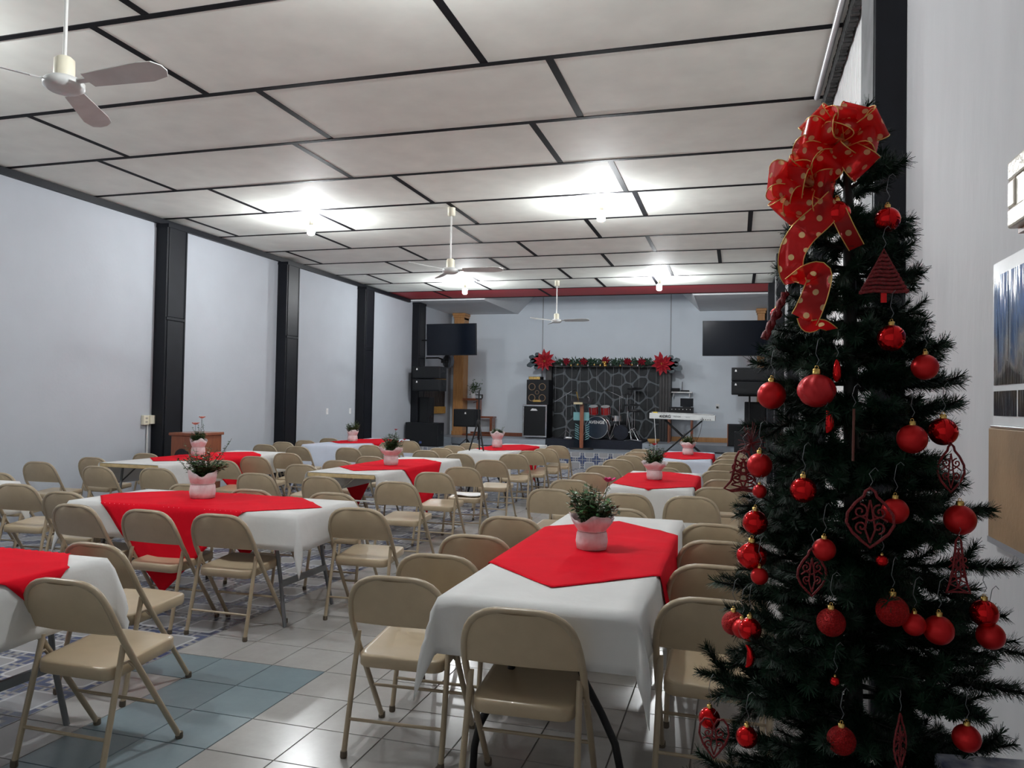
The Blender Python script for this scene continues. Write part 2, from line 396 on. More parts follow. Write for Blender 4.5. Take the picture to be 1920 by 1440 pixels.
# ------------------------------------------------------------------ ceiling lamps and fans
def lamps():
    gl = emit('bulb_glow', (.95, .98, 1), BULB)
    lab = ('lit bulb on ceiling, nearer left of four', 'lit bulb on ceiling, nearer right of four', 'lit bulb near the red ceiling strip, left one', 'lit bulb near the red ceiling strip, right one',
           'lit ceiling bulb of the pair closest to the photographer, left', 'lit ceiling bulb of the pair closest to the photographer, right')
    for k, (x, y) in enumerate(((-5.62, 9.3), (-1.62, 9.33), (-5.49, 15.17), (-1.48, 15.27), (-5.62, 3.3), (-1.62, 3.3))):
        t = thing('ceiling_bulb', lab[k], 'light', (x, y, H), group='ceiling bulbs')
        MB().lathe([(.075, 0), (.075, -.012), (.06, -.022), (.035, -.03)][::-1], n=20).build('base_plate', PLASTIC, t)
        MB().lathe([(.024, -.12), (.028, -.11), (.028, -.06), (.034, -.028)], n=16).build('socket', CREAM, t)
        MB().lathe([(.001, -.262), (.03, -.258), (.05, -.24), (.052, -.16), (.046, -.14)], n=16).build('bulb', gl, t)
        MB().lathe([(.046, -.142), (.04, -.125), (.024, -.118)], n=16).build('bulb_collar', WHITEP, t)
lamps()
def fans():
    for k, (x, y, z, a0) in enumerate(((-3.60, 3.36, 3.20, 80), (-3.56, 9.27, 3.16, 95), (-3.55, 15.33, 3.15, 85))):
        lab = ('white three-blade ceiling fan nearest the camera, top left', 'white ceiling fan hanging in the middle of the hall', 'white ceiling fan hanging before the red strip')[k]
        t = thing('ceiling_fan', lab, 'fan', (x, y, H), 0, 'ceiling fans')
        dz = z - H
        MB().lathe([(.035, -.11), (.05, -.10), (.05, 0)], n=18).build('canopy', CREAM, t)
        MB().tube([(0, 0, -.09), (0, 0, dz+.16)], .0105, 10).build('downrod', WHITEM, t)
        MB().lathe([(.055, dz+.045), (.052, dz+.15), (.036, dz+.165)], n=20).build('motor_cap', CREAM, t)
        MB().lathe([(.001, dz-.03), (.075, dz-.025), (.105, dz-.005), (.105, dz+.025), (.085, dz+.045), (.05, dz+.05)], n=26).build('motor', FANM, t)
        for j in range(3):
            a = math.radians(a0 - 90 + 120*j + (8 if k == 0 else 0))
            R = Matrix.Rotation(a, 4, 'Z') @ Matrix.Translation((0, 0, dz+.02)) @ Matrix.Rotation(math.radians(-17), 4, 'X')
            MB().box(.08, .2, -.016, .016, -.004, .004, R).build('blade_arm', FANM, t)
            pl = [(.17, -.05), (.56, -.07), (.65, -.062), (.69, -.025), (.695, .015), (.665, .055), (.56, .076), (.17, .055), (.16, 0)]
            MB().prism(pl, -.003, .003, R).build('blade', FANM, t, bev=.001)
fans()

# ------------------------------------------------------------------ folding chairs
def hoop_y(z):
    pts = [(0, .19), (.44, -.105), (.50, -.143), (.55, -.172), (.64, -.213), (.70, -.232), (.755, -.244)]
    for (a, b), (c, d) in zip(pts[:-1], pts[1:]):
        if z <= c: return b + (d-b)*(z-a)/(c-a)
    return pts[-1][1]
HX = [(.0, .755), (.05, .755), (.09, .753), (.125, .7455), (.155, .731), (.178, .711), (.194, .686), (.205, .657), (.212, .626), (.217, .59), (.220, .55), (.222, .47)]
def hoop_x(z):
    for (a, b), (c, d) in zip(HX[:-1], HX[1:]):
        if d <= z <= b: return a + (c-a)*(b-z)/(b-d) if b != d else c
    return .222
def make_chair():
    t = bpy.data.objects.new('folding_chair', None); C.objects.link(t); t.empty_display_size = .1
    right = [(x, hoop_y(z), z) for x, z in HX]; left = [(-x, y, z) for x, y, z in right[1:]]
    MB().tube(list(reversed(left)) + right, .0138, 8).build('back_frame', CHAIRF, t)
    mb = MB()
    zs = [.548, .56, .60, .64, .68, .71, .735, .748]
    def sheet(off, flip):
        v = []; n = 11
        for z in zs:
            w = hoop_x(z) - .004
            for i in range(n):
                s = -1 + 2*i/(n-1); v.append((s*w, hoop_y(z) - .016*(1-s*s) + off, z))
        f = [(j*n+i, j*n+i+1, (j+1)*n+i+1, (j+1)*n+i) for j in range(len(zs)-1) for i in range(n-1)]
        mb.add(v, f if flip else [tuple(reversed(q)) for q in f], True); return v
    a = sheet(-.005, True); b = sheet(.005, False)
    n = 11; mb.add([*a[:n], *b[:n]], [(i+1, i, n+i, n+i+1) for i in range(n-1)])
    mb.tube([(s*.218, hoop_y(.55) - .016*(1-s*s), .55) for s in [-1+.2*i for i in range(11)]], .006, 6)
    mb.build('backrest', CHAIR, t)
    # seat: pressed sheet with rounded corners, dished top, deep rim
    def rr(w, y0, y1, rad, n=5):
        p = []
        for cx, cy, a0 in ((w-rad[0], y0+rad[0], -90), (w-rad[1], y1-rad[1], 0), (-w+rad[1], y1-rad[1], 90), (-w+rad[0], y0+rad[0], 180)):
            rd = rad[0] if cy < 0 else rad[1]
            for i in range(n): a = math.radians(a0+90*i/(n-1)); p.append((cx+rd*math.cos(a), cy+rd*math.sin(a)))
        return p
    mb = MB(); rings = []
    for w, y0, y1, rad, z in ((.188, -.183, .202, (.05, .06),   .394), (.191, -.189, .210, (.052, .065), .399), (.191, -.189, .210, (.052, .065), .439), (.187, -.184, .204, (.05, .062), .445),
                              (.17, -.165, .184, (.045, .06), .445), (.10, -.09, .11, (.04, .05), .437), (.03, -.02, .04, (.02, .02), .435)):
        rings.append([(x, y, z - .034*(.2-y)/.4 - (.008*(y-.15)/.05 if y > .15 else 0)) for x, y in rr(w, y0, y1, rad)])
    nn = len(rings[0]); v = [p for g in rings for p in g]
    f = [(k*nn+i, k*nn+(i+1) % nn, (k+1)*nn+(i+1) % nn, (k+1)*nn+i) for k in range(len(rings)-1) for i in range(nn)]
    mb.add(v, f, True); mb.add(rings[-1], [tuple(range(nn))], True); mb.add([(x, y, z+.02) for x, y, z in rings[0]], [tuple(reversed(range(nn)))])
    mb.build('seat', CHAIR, t)
    for s in (-1, 1):
        l = MB().tube([(s*.222, hoop_y(.475), .475), (s*.222, hoop_y(.44), .44), (s*.222, hoop_y(.2), .2), (s*.222, hoop_y(.012), .012)], [.0138, .013, .0128, .0125], 8).build('leg', CHAIRF, t)
        MB().lathe([(.0145, 0), (.0165, .006), (.0155, .028)], (s*.222, hoop_y(.012), 0), 10).build('foot_cap', RUBBER, l)
        l = MB().tube([(s*.205, -.138, .50), (s*.205, -.150, .44), (s*.212, -.225, .1), (s*.213, -.245, .012)], .0122, 8).build('leg', CHAIRF, t)
        MB().lathe([(.0135, 0), (.0155, .006), (.0145, .028)], (s*.213, -.245, 0), 10).build('foot_cap', RUBBER, l)
        MB().tube([(s*.208, -.150, .425), (s*.214, -.118, .428), (s*.218, -.093, .40)], .006, 6).build('hinge', CHAIRF, t)
    MB().tube([(-.211, -.214, .15), (.211, -.214, .15)], .0075, 8).build('crossbar', CHAIRF, t)
    MB().tube([(-.222, hoop_y(.2), .2), (.222, hoop_y(.2), .2)], .0075, 8).build('crossbar', CHAIRF, t)
    return t
TN = {'A': 'nearest right-hand table', 'B': 'second right-hand table', 'C': 'farthest right-hand table', 'D': 'nearest middle table', 'E': 'second middle table',
      'F': 'farthest middle table', 'J': 'nearest left-hand table', 'H': 'second left-hand table', 'I': 'farthest left-hand table', 'K': 'front table cut by left edge'}
ORD = ('first', 'second', 'third', 'fourth')
def row(tb, side, lst): return [(tb, f'{ORD[i]} from camera along {side} side of' if len(lst) > 1 else f'at {side} of', *p) for i, p in enumerate(lst)]
CH = []
CH += row('A', 'left', [(-1.36, 3.19, 3), (-1.37, 3.69, 2), (-1.37, 4.26, 0), (-1.37, 4.98, -2)])
CH += row('A', 'right', [(-.075, 3.28, 0), (-.085, 3.92, 0), (-.095, 4.58, 2), (-.11, 5.19, -2)])
CH += row('A', 'near end', [(-.74, 2.89, 2)]) + row('A', 'far end', [(-.78, 5.66, 0)])
CH += [('B', 'left one at near end of', -.86, 6.58, 0), ('B', 'right one at near end of', -.34, 6.60, 0)]
CH += row('B', 'left', [(-1.49, 6.63, -3), (-1.52, 7.47, 2), (-1.48, 8.27, 0), (-1.51, 9.24, 3)])
CH += row('B', 'right', [(-.16, 7.39, 0), (-.11, 8.17, 0), (-.17, 9.22, 0)]) + row('B', 'far end', [(-.80, 9.34, 0)])
CH += row('C', 'left', [(-1.49, 10.4, 0), (-1.46, 11.2, 2), (-1.45, 12.1, 0), (-1.47, 12.85, 0)])
CH += row('C', 'right', [(-.13, 10.3, 0), (-.10, 11.2, 0), (-.08, 12.0, 0), (-.03, 12.83, 0)]) + row('C', 'near end', [(-.76, 10.32, 0)])
CH += row('E', 'right', [(-2.92, 6.59, 0), (-2.96, 7.58, 0), (-2.92, 8.30, 2), (-2.95, 9.45, 0)])
CH += row('E', 'left', [(-4.45, 6.70, 0), (-4.60, 7.77, 0), (-4.53, 8.45, 0), (-4.51, 9.25, 0)]) + row('E', 'near end', [(-3.73, 6.70, -3)])
CH += row('F', 'right', [(-3.00, 10.65, 0), (-2.96, 11.46, 0), (-2.90, 12.1, 0), (-2.93, 13.05, 0)])
CH += row('F', 'left', [(-4.36, 10.73, 0), (-4.37, 11.35, 0), (-4.42, 12.06, 0), (-4.45, 12.96, 0)]) + row('F', 'near end', [(-3.68, 10.30, 0)])
CH += [('D', 'left one along near side of', -4.20, 4.36, -4), ('D', 'middle one along near side of', -3.61, 4.34, -2), ('D', 'right one along near side of', -3.09, 4.36, 0)] + row('D', 'right end', [(-2.46, 4.95, 4)]) + row('D', 'left end', [(-4.83, 4.86, 0)])
CH += [('D', 'right one along far side of', -3.03, 5.63, 3), ('D', 'middle one along far side of', -3.70, 5.56, 0), ('D', 'left one along far side of', -4.37, 5.66, 0)]
CH += row('J', 'right end', [(-5.58, 5.10, 4)]) + row('J', 'far side', [(-6.50, 5.72, 0)])
CH += row('H', 'right', [(-5.62, 6.72, 2), (-5.67, 7.84, 0), (-5.72, 8.52, 0), (-5.72, 9.24, 0)])
CH += row('H', 'left', [(-7.18, 6.76, 3), (-7.17, 7.48, 0), (-7.14, 8.29, 0)]) + row('H', 'near end', [(-6.24, 6.62, -3)])
CH += row('I', 'left', [(-7.04, 10.68, 0), (-7.20, 11.44, 0), (-7.16, 12.07, 0), (-7.19, 12.94, 0)])
CH += row('I', 'right', [(-5.59, 10.67, 0), (-5.62, 11.44, 0), (-5.68, 12.31, 0), (-5.63, 12.97, 0)]) + row('I', 'near end', [(-6.36, 10.52, 0)])
CH += row('K', 'right end', [(-2.55, 2.69, 0)]) + row('K', 'far side', [(-3.02, 3.33, -3)])
def chairs():
    first = make_chair()
    for k, (tb, pos, x, y, a) in enumerate(CH):
        o = first if k == 0 else copy_tree(first)
        o.location = (x, y, 0); o.rotation_euler = (0, 0, math.radians(a))
        tag(o, f'beige metal folding chair {pos} {TN[tb]}', 'chair', 'chairs around tables')
chairs()

# ------------------------------------------------------------------ tables, cloths, plants
TH = .745
def drape(px, py, hx, hy, dz, seed, amp=.014, flare=.10):
    """flat cloth point -> position on / hanging off a table of half size hx, hy"""
    ax = max(0, abs(px)-hx); ay = max(0, abs(py)-hy)
    x = max(-hx, min(hx, px)); y = max(-hy, min(hy, py))
    h = math.hypot(ax, ay)*(1 + .20*(2*ax*ay/(ax*ax+ay*ay+1e-9))**1.5*(1 if dz == 0 else 0))
    if h < 1e-6:
        cr = 0
        if dz: cr = .0035*sum(max(0, 1-abs(a_*px + b_*py + c_)*16) for a_, b_, c_ in ((.9, .45, .1), (-.5, .87, .22), (.3, .95, -.35), (.95, -.3, -.25), (.7, -.72, .3)))
        return (x, y, TH + dz + .0012*noise.noise((px*5, py*5, seed)) + cr)
    sx, sy = math.copysign(1, px), math.copysign(1, py)
    hh = math.hypot(ax, ay); nx, ny = ax/hh*sx, ay/hh*sy
    corner = min(ax, ay)/h
    s = (y if ax > ay else x)*9 + seed
    rip = amp*min(1, h/.22)*(noise.noise((px*4.2, py*4.2, seed)) + .6*math.sin(s) + 5*corner)
    k = .010 + dz*.9 + flare*h + max(-.006, rip)
    z = TH + dz - math.sqrt(max(h*h - (flare*h)**2, 0)) - .0 + (.012 if h > .02 else h*.5)
    lim = 1.0
    return (x + nx*k, y + ny*k, max(z, .02))
def cloth(hx, hy, ox, oy, seed, dz=0, step=.035, skip=None, amp=.014, flare=.10):
    """ox, oy: (minus, plus) overhangs"""
    def axis(h, o):
        a = []
        n = max(2, int(2*h/ (step*2))); a += [-h + 2*h*i/n for i in range(n+1)]
        m = max(0, int(o[0]/step)); b = [-h - o[0]*(m-i)/m for i in range(m)] if m else []
        m2 = max(0, int(o[1]/step)); c = [h + o[1]*(i+1)/m2 for i in range(m2)] if m2 else []
        return b + a + c
    X, Y = axis(hx, ox), axis(hy, oy)
    v = [drape(x, y, hx, hy, dz, seed, amp, flare) for y in Y for x in X]; n = len(X)
    f = [(j*n+i, j*n+i+1, (j+1)*n+i+1, (j+1)*n+i) for j in range(len(Y)-1) for i in range(n-1)]
    return MB().add(v, f, True)
def topper(hx, hy, half, cx, cy, seed, n=46):
    v = []
    for j in range(n+1):
        for i in range(n+1):
            a, b = -1+2*i/n, -1+2*j/n
            px, py = (a-b)*half/2 + cx, (a+b)*half/2 + cy
            v.append(drape(px, py, hx, hy, .005, seed, .014, .10))
    f = [(j*(n+1)+i, j*(n+1)+i+1, (j+1)*(n+1)+i+1, (j+1)*(n+1)+i) for j in range(n) for i in range(n)]
    return MB().add(v, f, True)
def table(key, x, y, hx, hy, rz=0, legs='wish', lm=BLACKM, over=((.25, .25), (.25, .25)), red=(0, 0), cm=CLOTH, top=PLASTIC, seed=0, half=.94, amp=.018, flare=.08):
    loc = (x, y, 0)
    t = thing('folding_table', f'rectangular folding table under cloth, {TN[key]}', 'table', loc, rz, 'banquet tables')
    MB().box(-hx+.004, hx-.004, -hy+.004, hy-.004, TH-.045, TH-.004).build('tabletop', top, t, bev=.008)
    long_x = hx > hy; L = max(hx, hy); W = min(hx, hy)
    P = (lambda a, b, z: (a, b, z)) if long_x else (lambda a, b, z: (b, a, z))
    for e in (-1, 1):
        a = e*(L-.22)
        if legs == 'wish':
            for s in (-1, 1):
                pts = [P(a, s*.10, TH-.05), P(a, s*.11, .55), P(a, s*.15, .42), P(a, s*.22, .30), P(a, s*.275, .19), P(a, s*.295, .1), P(a, s*.30, 0)]
                MB().tube(pts, .0155, 8).build('leg', lm, t)
            MB().tube([P(a, -.11, .58), P(a, .11, .58)], .01, 8).build('crossbar', lm, t)
        elif legs == 'trestle':
            for s in (-1, 1):
                MB().tube([P(a-e*.02, s*(W-.10), TH-.05), P(a+e*.04, s*(W-.11), .3), P(a+e*.10, s*(W-.08), 0)], .0135, 8).build('leg', lm, t)
                MB().tube([P(a+e*.0, s*(W-.10), .52), P(a-e*.22, s*(W-.14), TH-.05)], .008, 6).build('leg_strut', lm, t)
            MB().cbox(P(a+e*.05, 0, .27), P(.02, 2*(W-.10), .04)).build('crossbar', lm, t)
        else:
            pts = [P(a, -W+.08, TH-.05), P(a, -W+.07, .06), P(a, -W+.09, .022), P(a, -W+.14, .0155), P(a, 0, .0155), P(a, W-.14, .0155), P(a, W-.09, .022), P(a, W-.07, .06), P(a, W-.08, TH-.05)]
            MB().tube(pts, .0145, 8).build('leg_frame', lm, t)
            for s in (-1, 1): MB().tube([P(a, s*(W-.09), .42), P(a-e*.3, s*.06, TH-.06)], .008, 6).build('leg_strut', lm, t)
            MB().tube([P(a, -W+.08, .45), P(a, W-.08, .45)], .009, 8).build('crossbar', lm, t)
    c = cloth(hx, hy, over[0], over[1], seed, 0, amp=amp, flare=flare).build('tablecloth', cm, None, solid=.002, loc=loc); c.rotation_euler = (0, 0, rz)
    tag(c, f'{"bluish white" if cm is CLOTHB else "white"} cloth draped over {TN[key]}', 'tablecloth', 'white tablecloths')
    if red:
        c = topper(hx, hy, half, red[0], red[1], seed).build('table_topper', RED, None, solid=.002, loc=loc); c.rotation_euler = (0, 0, rz)
        tag(c, f'red square cloth laid diagonally over {TN[key]}', 'tablecloth', 'red toppers')
def tables():
    table('A', -.71, 3.965, .38, 1.19, over=((.24, .24), (.22, .2)), seed=1.3, red=(0, .03), flare=.05)
    table('B', -.74, 7.82, .37, .915, over=((.25, .25), (.36, .25)), seed=2.1, red=(0, 0))
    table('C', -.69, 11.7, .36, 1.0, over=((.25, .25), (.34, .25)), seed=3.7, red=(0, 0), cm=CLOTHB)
    table('D', -3.61, 4.76, .915, .385, over=((.24, .24), (.24, .24)), seed=4.2, red=(-.05, -.03), legs='trestle', lm=GREYM)
    table('E', -3.82, 8.2, .38, 1.22, over=((.27, .27), (0, .25)), seed=5.5, red=(0, 0), legs='hoop', lm=WHITEM, top=PLY)
    table('F', -3.58, 12.0, .38, 1.22, over=((.22, .22), (.26, .25)), seed=6.6, red=(0, .1))
    table('J', -6.77, 4.76, .915, .385, over=((.25, .28), (.24, .24)), seed=7.1, red=None, legs='trestle', lm=GREYM)
    table('H', -6.35, 8.12, .39, 1.22, over=((.27, .27), (0, .25)), seed=8.9, red=(0, .1), top=PLY, legs='trestle', lm=GREYM)
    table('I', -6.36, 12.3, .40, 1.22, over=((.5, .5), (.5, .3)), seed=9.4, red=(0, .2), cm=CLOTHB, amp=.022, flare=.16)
    table('K', -3.69, 2.52, .915, .385, over=((.27, .27), (.25, .25)), seed=10.2, red=(.14, 0), legs='trestle', lm=GREYM)
tables()

def rose(name, m, parent, c, r, seed):
    q = random.Random(seed); mb = MB()
    for k in range(9):
        a = k*2.4; lean = .25 + .09*k; rr = r*(.35+.075*k)
        R = Matrix.Translation(c) @ Matrix.Rotation(a, 4, 'Z') @ Matrix.Translation((r*.06*k, 0, 0)) @ Matrix.Rotation(lean, 4, 'Y')
        v = []
        for j in range(4):
            for i in range(4):
                s, h = -1+2*i/3, j/3
                v.append((-.3*rr*s*s + .1*h*rr, s*rr*.8*math.sin(.5+h*1.9), h*rr*1.3))
        f = [(j*4+i, j*4+i+1, (j+1)*4+i+1, (j+1)*4+i) for j in range(3) for i in range(3)]
        mb.add(v, f, True, R)
    mb.ball((c[0], c[1], c[2]+r*.35), r*.42, 10, 6)
    return mb.build(name, m, parent)
def plant(label, x, y, hpot, rpot, collar, fh, spread, seed, flowers, tall=(), lm=LEAF, rows_=2, flare=1.0):
    q = random.Random(seed)
    t = thing('potted_rose', label, 'plant', (x, y, TH+.007), q.random()*6, 'rose plants on tables')
    n = 44; zs = [0, .004, .25*hpot, .5*hpot, .56*hpot, .62*hpot, .8*hpot, hpot]
    rs = [rpot*.8, rpot*.97, rpot*1.04, rpot*.98, rpot*.9, rpot*.97, rpot*1.0+(collar-rpot)*.55, collar]
    cor = [q.random() for _ in range(8)]
    v = []
    for k, (z, r) in enumerate(zip(zs, rs)):
        up = max(0, (z/hpot-.56)/.44)
        for j in range(n):
            a = 2*PI*j/n
            w = 1 + (.012 + .055*up)*math.sin(5*a+seed) + (.012+.03*up)*math.sin(17*a+seed*2)
            zz = z + up*up*hpot*.10*(math.sin(3*a+seed)+.35*math.sin(8*a))
            v.append((r*w*math.cos(a), r*w*math.sin(a), zz))
    f = [(k*n+j, k*n+(j+1) % n, (k+1)*n+(j+1) % n, (k+1)*n+j) for k in range(len(zs)-1) for j in range(n)]
    mb = MB().add(v, f, True); mb.add(v[:n], [tuple(reversed(range(n)))])
    mb.build('paper_wrap', PAPER, t, solid=.001)
    MB().tube([(rpot*.93*math.cos(2*PI*j/24), rpot*.93*math.sin(2*PI*j/24), .565*hpot) for j in range(24)], .002, 5, closed=True).build('twine', mat('twine', (.35, .28, .25), .7), t)
    MB().lathe([(rpot*.9, .62*hpot), (.001, .66*hpot)], n=16).build('soil', mat('soil', (.03, .02, .015), .9), t)
    fo = MB()
    def leaf(p, d, s):
        d = d.normalized(); sd = d.cross(Vector((0, 0, 1)))
        if sd.length < .1: sd = Vector((1, 0, 0))
        sd.normalize(); up = sd.cross(d)
        fo.cur = 0 if q.random() < .85 else 1
        fo.add([p, p+d*s*.35+sd*s*.3+up*s*.05, p+d*s*.72+sd*s*.22, p+d*s, p+d*s*.72-sd*s*.22, p+d*s*.35-sd*s*.3+up*s*.05, p+d*s*.5-up*s*.06],
               [(0, 6, 1), (1, 6, 2), (2, 6, 3), (3, 6, 4), (4, 6, 5), (5, 6, 0)], True)
    def branch(top, dens, base=None, s0=.031):
        b = base or Vector((q.uniform(-.05, .05), q.uniform(-.05, .05), .7*hpot)); mid = (b+top)/2 + Vector((q.uniform(-.012, .012), q.uniform(-.012, .012), .015))
        fo.cur = 2; fo.tube([b, mid, top], [.0025, .002, .0012], 5)
        for k in range(dens):
            h = .25 + .75*k/dens
            p = b*(1-h)**2 + mid*2*h*(1-h) + top*h*h
            for _ in range(3):
                a = q.random()*2*PI; leaf(p, Vector((math.cos(a), math.sin(a), q.uniform(-.35, .6))), s0*q.uniform(.6, 1.2))
    for k in range(64):
        a = q.random()*2*PI; r = spread*math.sqrt(q.random())*1.1
        branch(Vector((r*math.cos(a), r*math.sin(a), hpot*.95 + (fh-hpot)*q.uniform(.30, 1.08)*(1-.32*(r/spread)**2))), 6)
    for tx, ty, tz in tall: branch(Vector((tx, ty, tz)), 9, s0=.024)
    o = fo.build('foliage', [lm, LEAF2, STEM], t); o['kind'] = 'stuff'
    t.rotation_euler = (0, 0, 0)
    for fx, fy, fz, r, m in flowers:
        MB().tube([(fx*.3, fy*.3, hpot*.7), (fx*.8, fy*.8, fz*.75), (fx, fy, fz)], .0018, 5).build('flower_stem', STEM, t)
        rose('flower', m, t, (fx, fy, fz), r, seed)
def plants():
    plant('leafy rose plant with one magenta bloom in pink wrap on nearest right-hand table', -.705, 3.93, .165, .078, .112, .35, .14, 11, [(.085, -.03, .35, .026, PINK)], [(-.10, -.02, .29), (.09, .0, .33), (.02, .02, .32)])
    plant('rose plant with small red bloom in flared pink wrap on second right-hand table', -.775, 7.77, .165, .075, .125, .37, .115, 12, [(.0, -.08, .345, .022, ROSE)], [(-.05, 0, .37), (.07, 0, .3)])
    plant('sparse pale-leaved plant in pink wrap on farthest right-hand table', -.69, 11.83, .175, .08, .115, .30, .10, 13, [(.05, -.02, .32, .012, ROSE)], [(-.07, 0, .34), (.08, 0, .33)], lm=LEAF2)
    plant('bushy rose plant with two long side shoots in pink wrap on nearest middle table', -3.76, 4.82, .185, .088, .10, .39, .17, 14, [], [(.20, .05, .44), (.17, .06, .40), (-.16, -.02, .40), (-.19, -.05, .29), (.13, -.05, .26)])
    plant('rose plant with red buds in ruffled pink wrap on second middle table', -3.775, 8.07, .19, .08, .135, .39, .12, 15, [(.06, -.02, .40, .016, ROSE), (.16, 0, .29, .016, ROSE), (.13, -.02, .27, .014, ROSE)], [(.06, 0, .38), (-.07, 0, .34), (.15, 0, .27)])
    plant('tall spindly rose with peach blooms in pink wrap on second left-hand table', -6.44, 8.15, .20, .08, .10, .34, .09, 16, [(.04, 0, .47, .03, PEACH), (-.03, -.03, .39, .034, PEACH)], [(.04, 0, .46), (-.10, 0, .36), (.07, 0, .40), (.0, 0, .40)])
    plant('round yellow-green plant in white wrap on farthest left-hand table', -6.48, 12.25, .19, .085, .10, .36, .13, 17, [], [(-.14, 0, .30), (.08, 0, .38), (.12, 0, .35)], lm=LEAF2)
    plant('low drooping plant in tall pink wrap on farthest middle table', -3.72, 11.95, .24, .08, .12, .32, .11, 18, [], [(-.09, 0, .38), (.12, .0, .34)])
plants()
def small_on_chairs():
    v = []
    tag(MB().grid(7, 7, lambda a, b: (-3.08+.33*a+.02*b, 8.2+.24*b, .434+.006*math.sin(7*a+3*b)+.004*math.sin(9*b))).build('white_sheet', WHITEP, None, solid=.006), 'thin white sheet lying on a chair seat by second middle table', 'cloth')  # thin wavy white sheet over the seat
small_on_chairs()

# ------------------------------------------------------------------ things on the walls and floor of the hall
def hall_things():
    t = thing('tripod', 'black phone tripod standing on the farthest middle table', 'tripod', (-3.73, 11.02, TH+.008))
    for a in (100, 215, 325):
        c, s = math.cos(math.radians(a)), math.sin(math.radians(a))
        l = MB().tube([(.02*c, .02*s, .40), (.135*c, .135*s, .01)], [.014, .011], 8).build('leg', BLACKM, t)
        MB().ball((.136*c, .136*s, .009), .011, 8, 6).build('foot_cap', RUBBER, l)
        MB().tube([(.0, 0, .20), (.085*c, .085*s, .18)], .005, 6).build('brace', BLACKM, t)
    MB().tube([(0, 0, .16), (0, 0, .90)], [.013, .010], 10).build('center_column', BLACKM, t)
    MB().lathe([(.026, .36), (.03, .38), (.03, .44), (.02, .46)], n=14).build('collar', BLACKM, t)
    MB().cbox((0, 0, .78), (.10, .025, .02)).cbox((0, 0, .84), (.12, .02, .015)).cbox((.05, 0, .81), (.016, .03, .05)).build('phone_clamp', BLACKM, t, bev=.003)
    MB().tube([(-.02, -.02, .74), (-.07, -.05, .72)], .006, 6).build('pan_handle', BLACKM, t)
    t = thing('wooden_cabinet', 'reddish wooden cabinet with arched dark panel by first left column', 'cabinet', (-7.13, 8.99, 0))
    MB().box(-.18, .18, -.29, .29, 0, .96).build('cabinet_body', WOODD, t, bev=.005)
    MB().box(-.205, .205, -.315, .315, .96, 1.0).build('cabinet_top', WOODD, t, bev=.008)
    ar = [(-.125, .12), (.125, .12), (.125, .66)] + [(.125*math.cos(a), .66+.13*math.sin(a)) for a in [PI*k/10 for k in range(1, 10)]] + [(-.125, .66)]
    MB().prism([(x, z) for x, z in ar], 0, .008, Matrix.Translation((0, -.29, 0)) @ Matrix.Rotation(PI/2, 4, 'X')).build('arched_panel', mat('dark_grille', (.018, .016, .02), .7, scale=90, var=.5), t)
    MB().box(-.19, .19, -.30, .30, 0, .07).build('plinth', WOODD, t)
    t = thing('outlet_box', 'cream electrical outlet box with conduit on left wall before first column', 'outlet', (XL, 8.82, 1.15))
    MB().box(0, .05, -.10, .0, -.06, .07).build('box', CREAM, t, bev=.005)
    MB().box(0, .07, .0, .09, -.05, .07).build('cover', CREAM, t, bev=.006)
    for z in (-.02, .03): MB().box(.05, .053, -.07, -.03, z-.012, z+.012).build('socket', mat('socket_grey', (.4, .38, .32), .5), t)
    MB().tube([(.02, .0, -.06), (.02, .0, -1.13)], .011, 8).build('conduit', WHITEM, t)
    for y, n in ((13.71, 'left'), (14.66, 'right')):
        t = thing('light_switch', f'{n} one of two small white wall plates beside third left column', 'switch', (XL, y, 1.24), group='wall plates')
        MB().box(0, .008, -.04, .04, -.06, .06).build('plate', WHITEP, t, bev=.003)
        MB().box(.008, .014, -.012, .012, -.025, .025).build('rocker', WHITEP, t, bev=.002)
    # right wall near the camera
    m, n, b = nt('poster_print'); N, L = n.nodes, n.links
    tc = N.new('ShaderNodeTexCoord'); sp = N.new('ShaderNodeSeparateXYZ'); L.new(tc.outputs['Object'], sp.inputs[0])
    nz = N.new('ShaderNodeTexNoise'); nz.inputs['Scale'].default_value = 9; nz.inputs['Detail'].default_value = 6; L.new(tc.outputs['Object'], nz.inputs['Vector'])
    f = M_(N, 'ADD', M_(N, 'MULTIPLY', sp.outputs[2], 2.6, L), M_(N, 'MULTIPLY', M_(N, 'SUBTRACT', nz.outputs[0], .5, L), .9, L), L)
    rp = N.new('ShaderNodeValToRGB'); L.new(f, rp.inputs[0]); e = rp.color_ramp.elements
    e[0].position = .0; e[0].color = (.008, .01, .02, 1); e[1].position = 1; e[1].color = (.03, .10, .28, 1)
    for p, c in ((.25, (.05, .035, .02, 1)), (.4, (.02, .018, .015, 1)), (.52, (.16, .15, .14, 1)), (.66, (.03, .06, .13, 1))):
        k = e.new(p); k.color = c
    L.new(rp.outputs[0], b.inputs['Base Color']); b.inputs['Roughness'].default_value = .12
    n2 = N.new('ShaderNodeTexNoise'); n2.inputs['Scale'].default_value = 3.5; mp = N.new('ShaderNodeMapping'); mp.inputs['Scale'].default_value = (1, 5, .5)
    L.new(tc.outputs['Object'], mp.inputs[0]); L.new(mp.outputs[0], n2.inputs['Vector'])
    bp = N.new('ShaderNodeBump'); bp.inputs['Strength'].default_value = .35; bp.inputs['Distance'].default_value = .03
    L.new(n2.outputs[0], bp.inputs['Height']); L.new(bp.outputs[0], b.inputs['Normal'])
    t = thing('wall_poster', 'glossy blue and brown poster in clear sleeve on right wall', 'poster', (XR, 2.05, 1.455))
    MB().box(-.012, -.004, -.55, .43, 0, .46).build('poster_sheet', mat('poster_paper', (.62, .63, .64), .25), t, bev=.002)
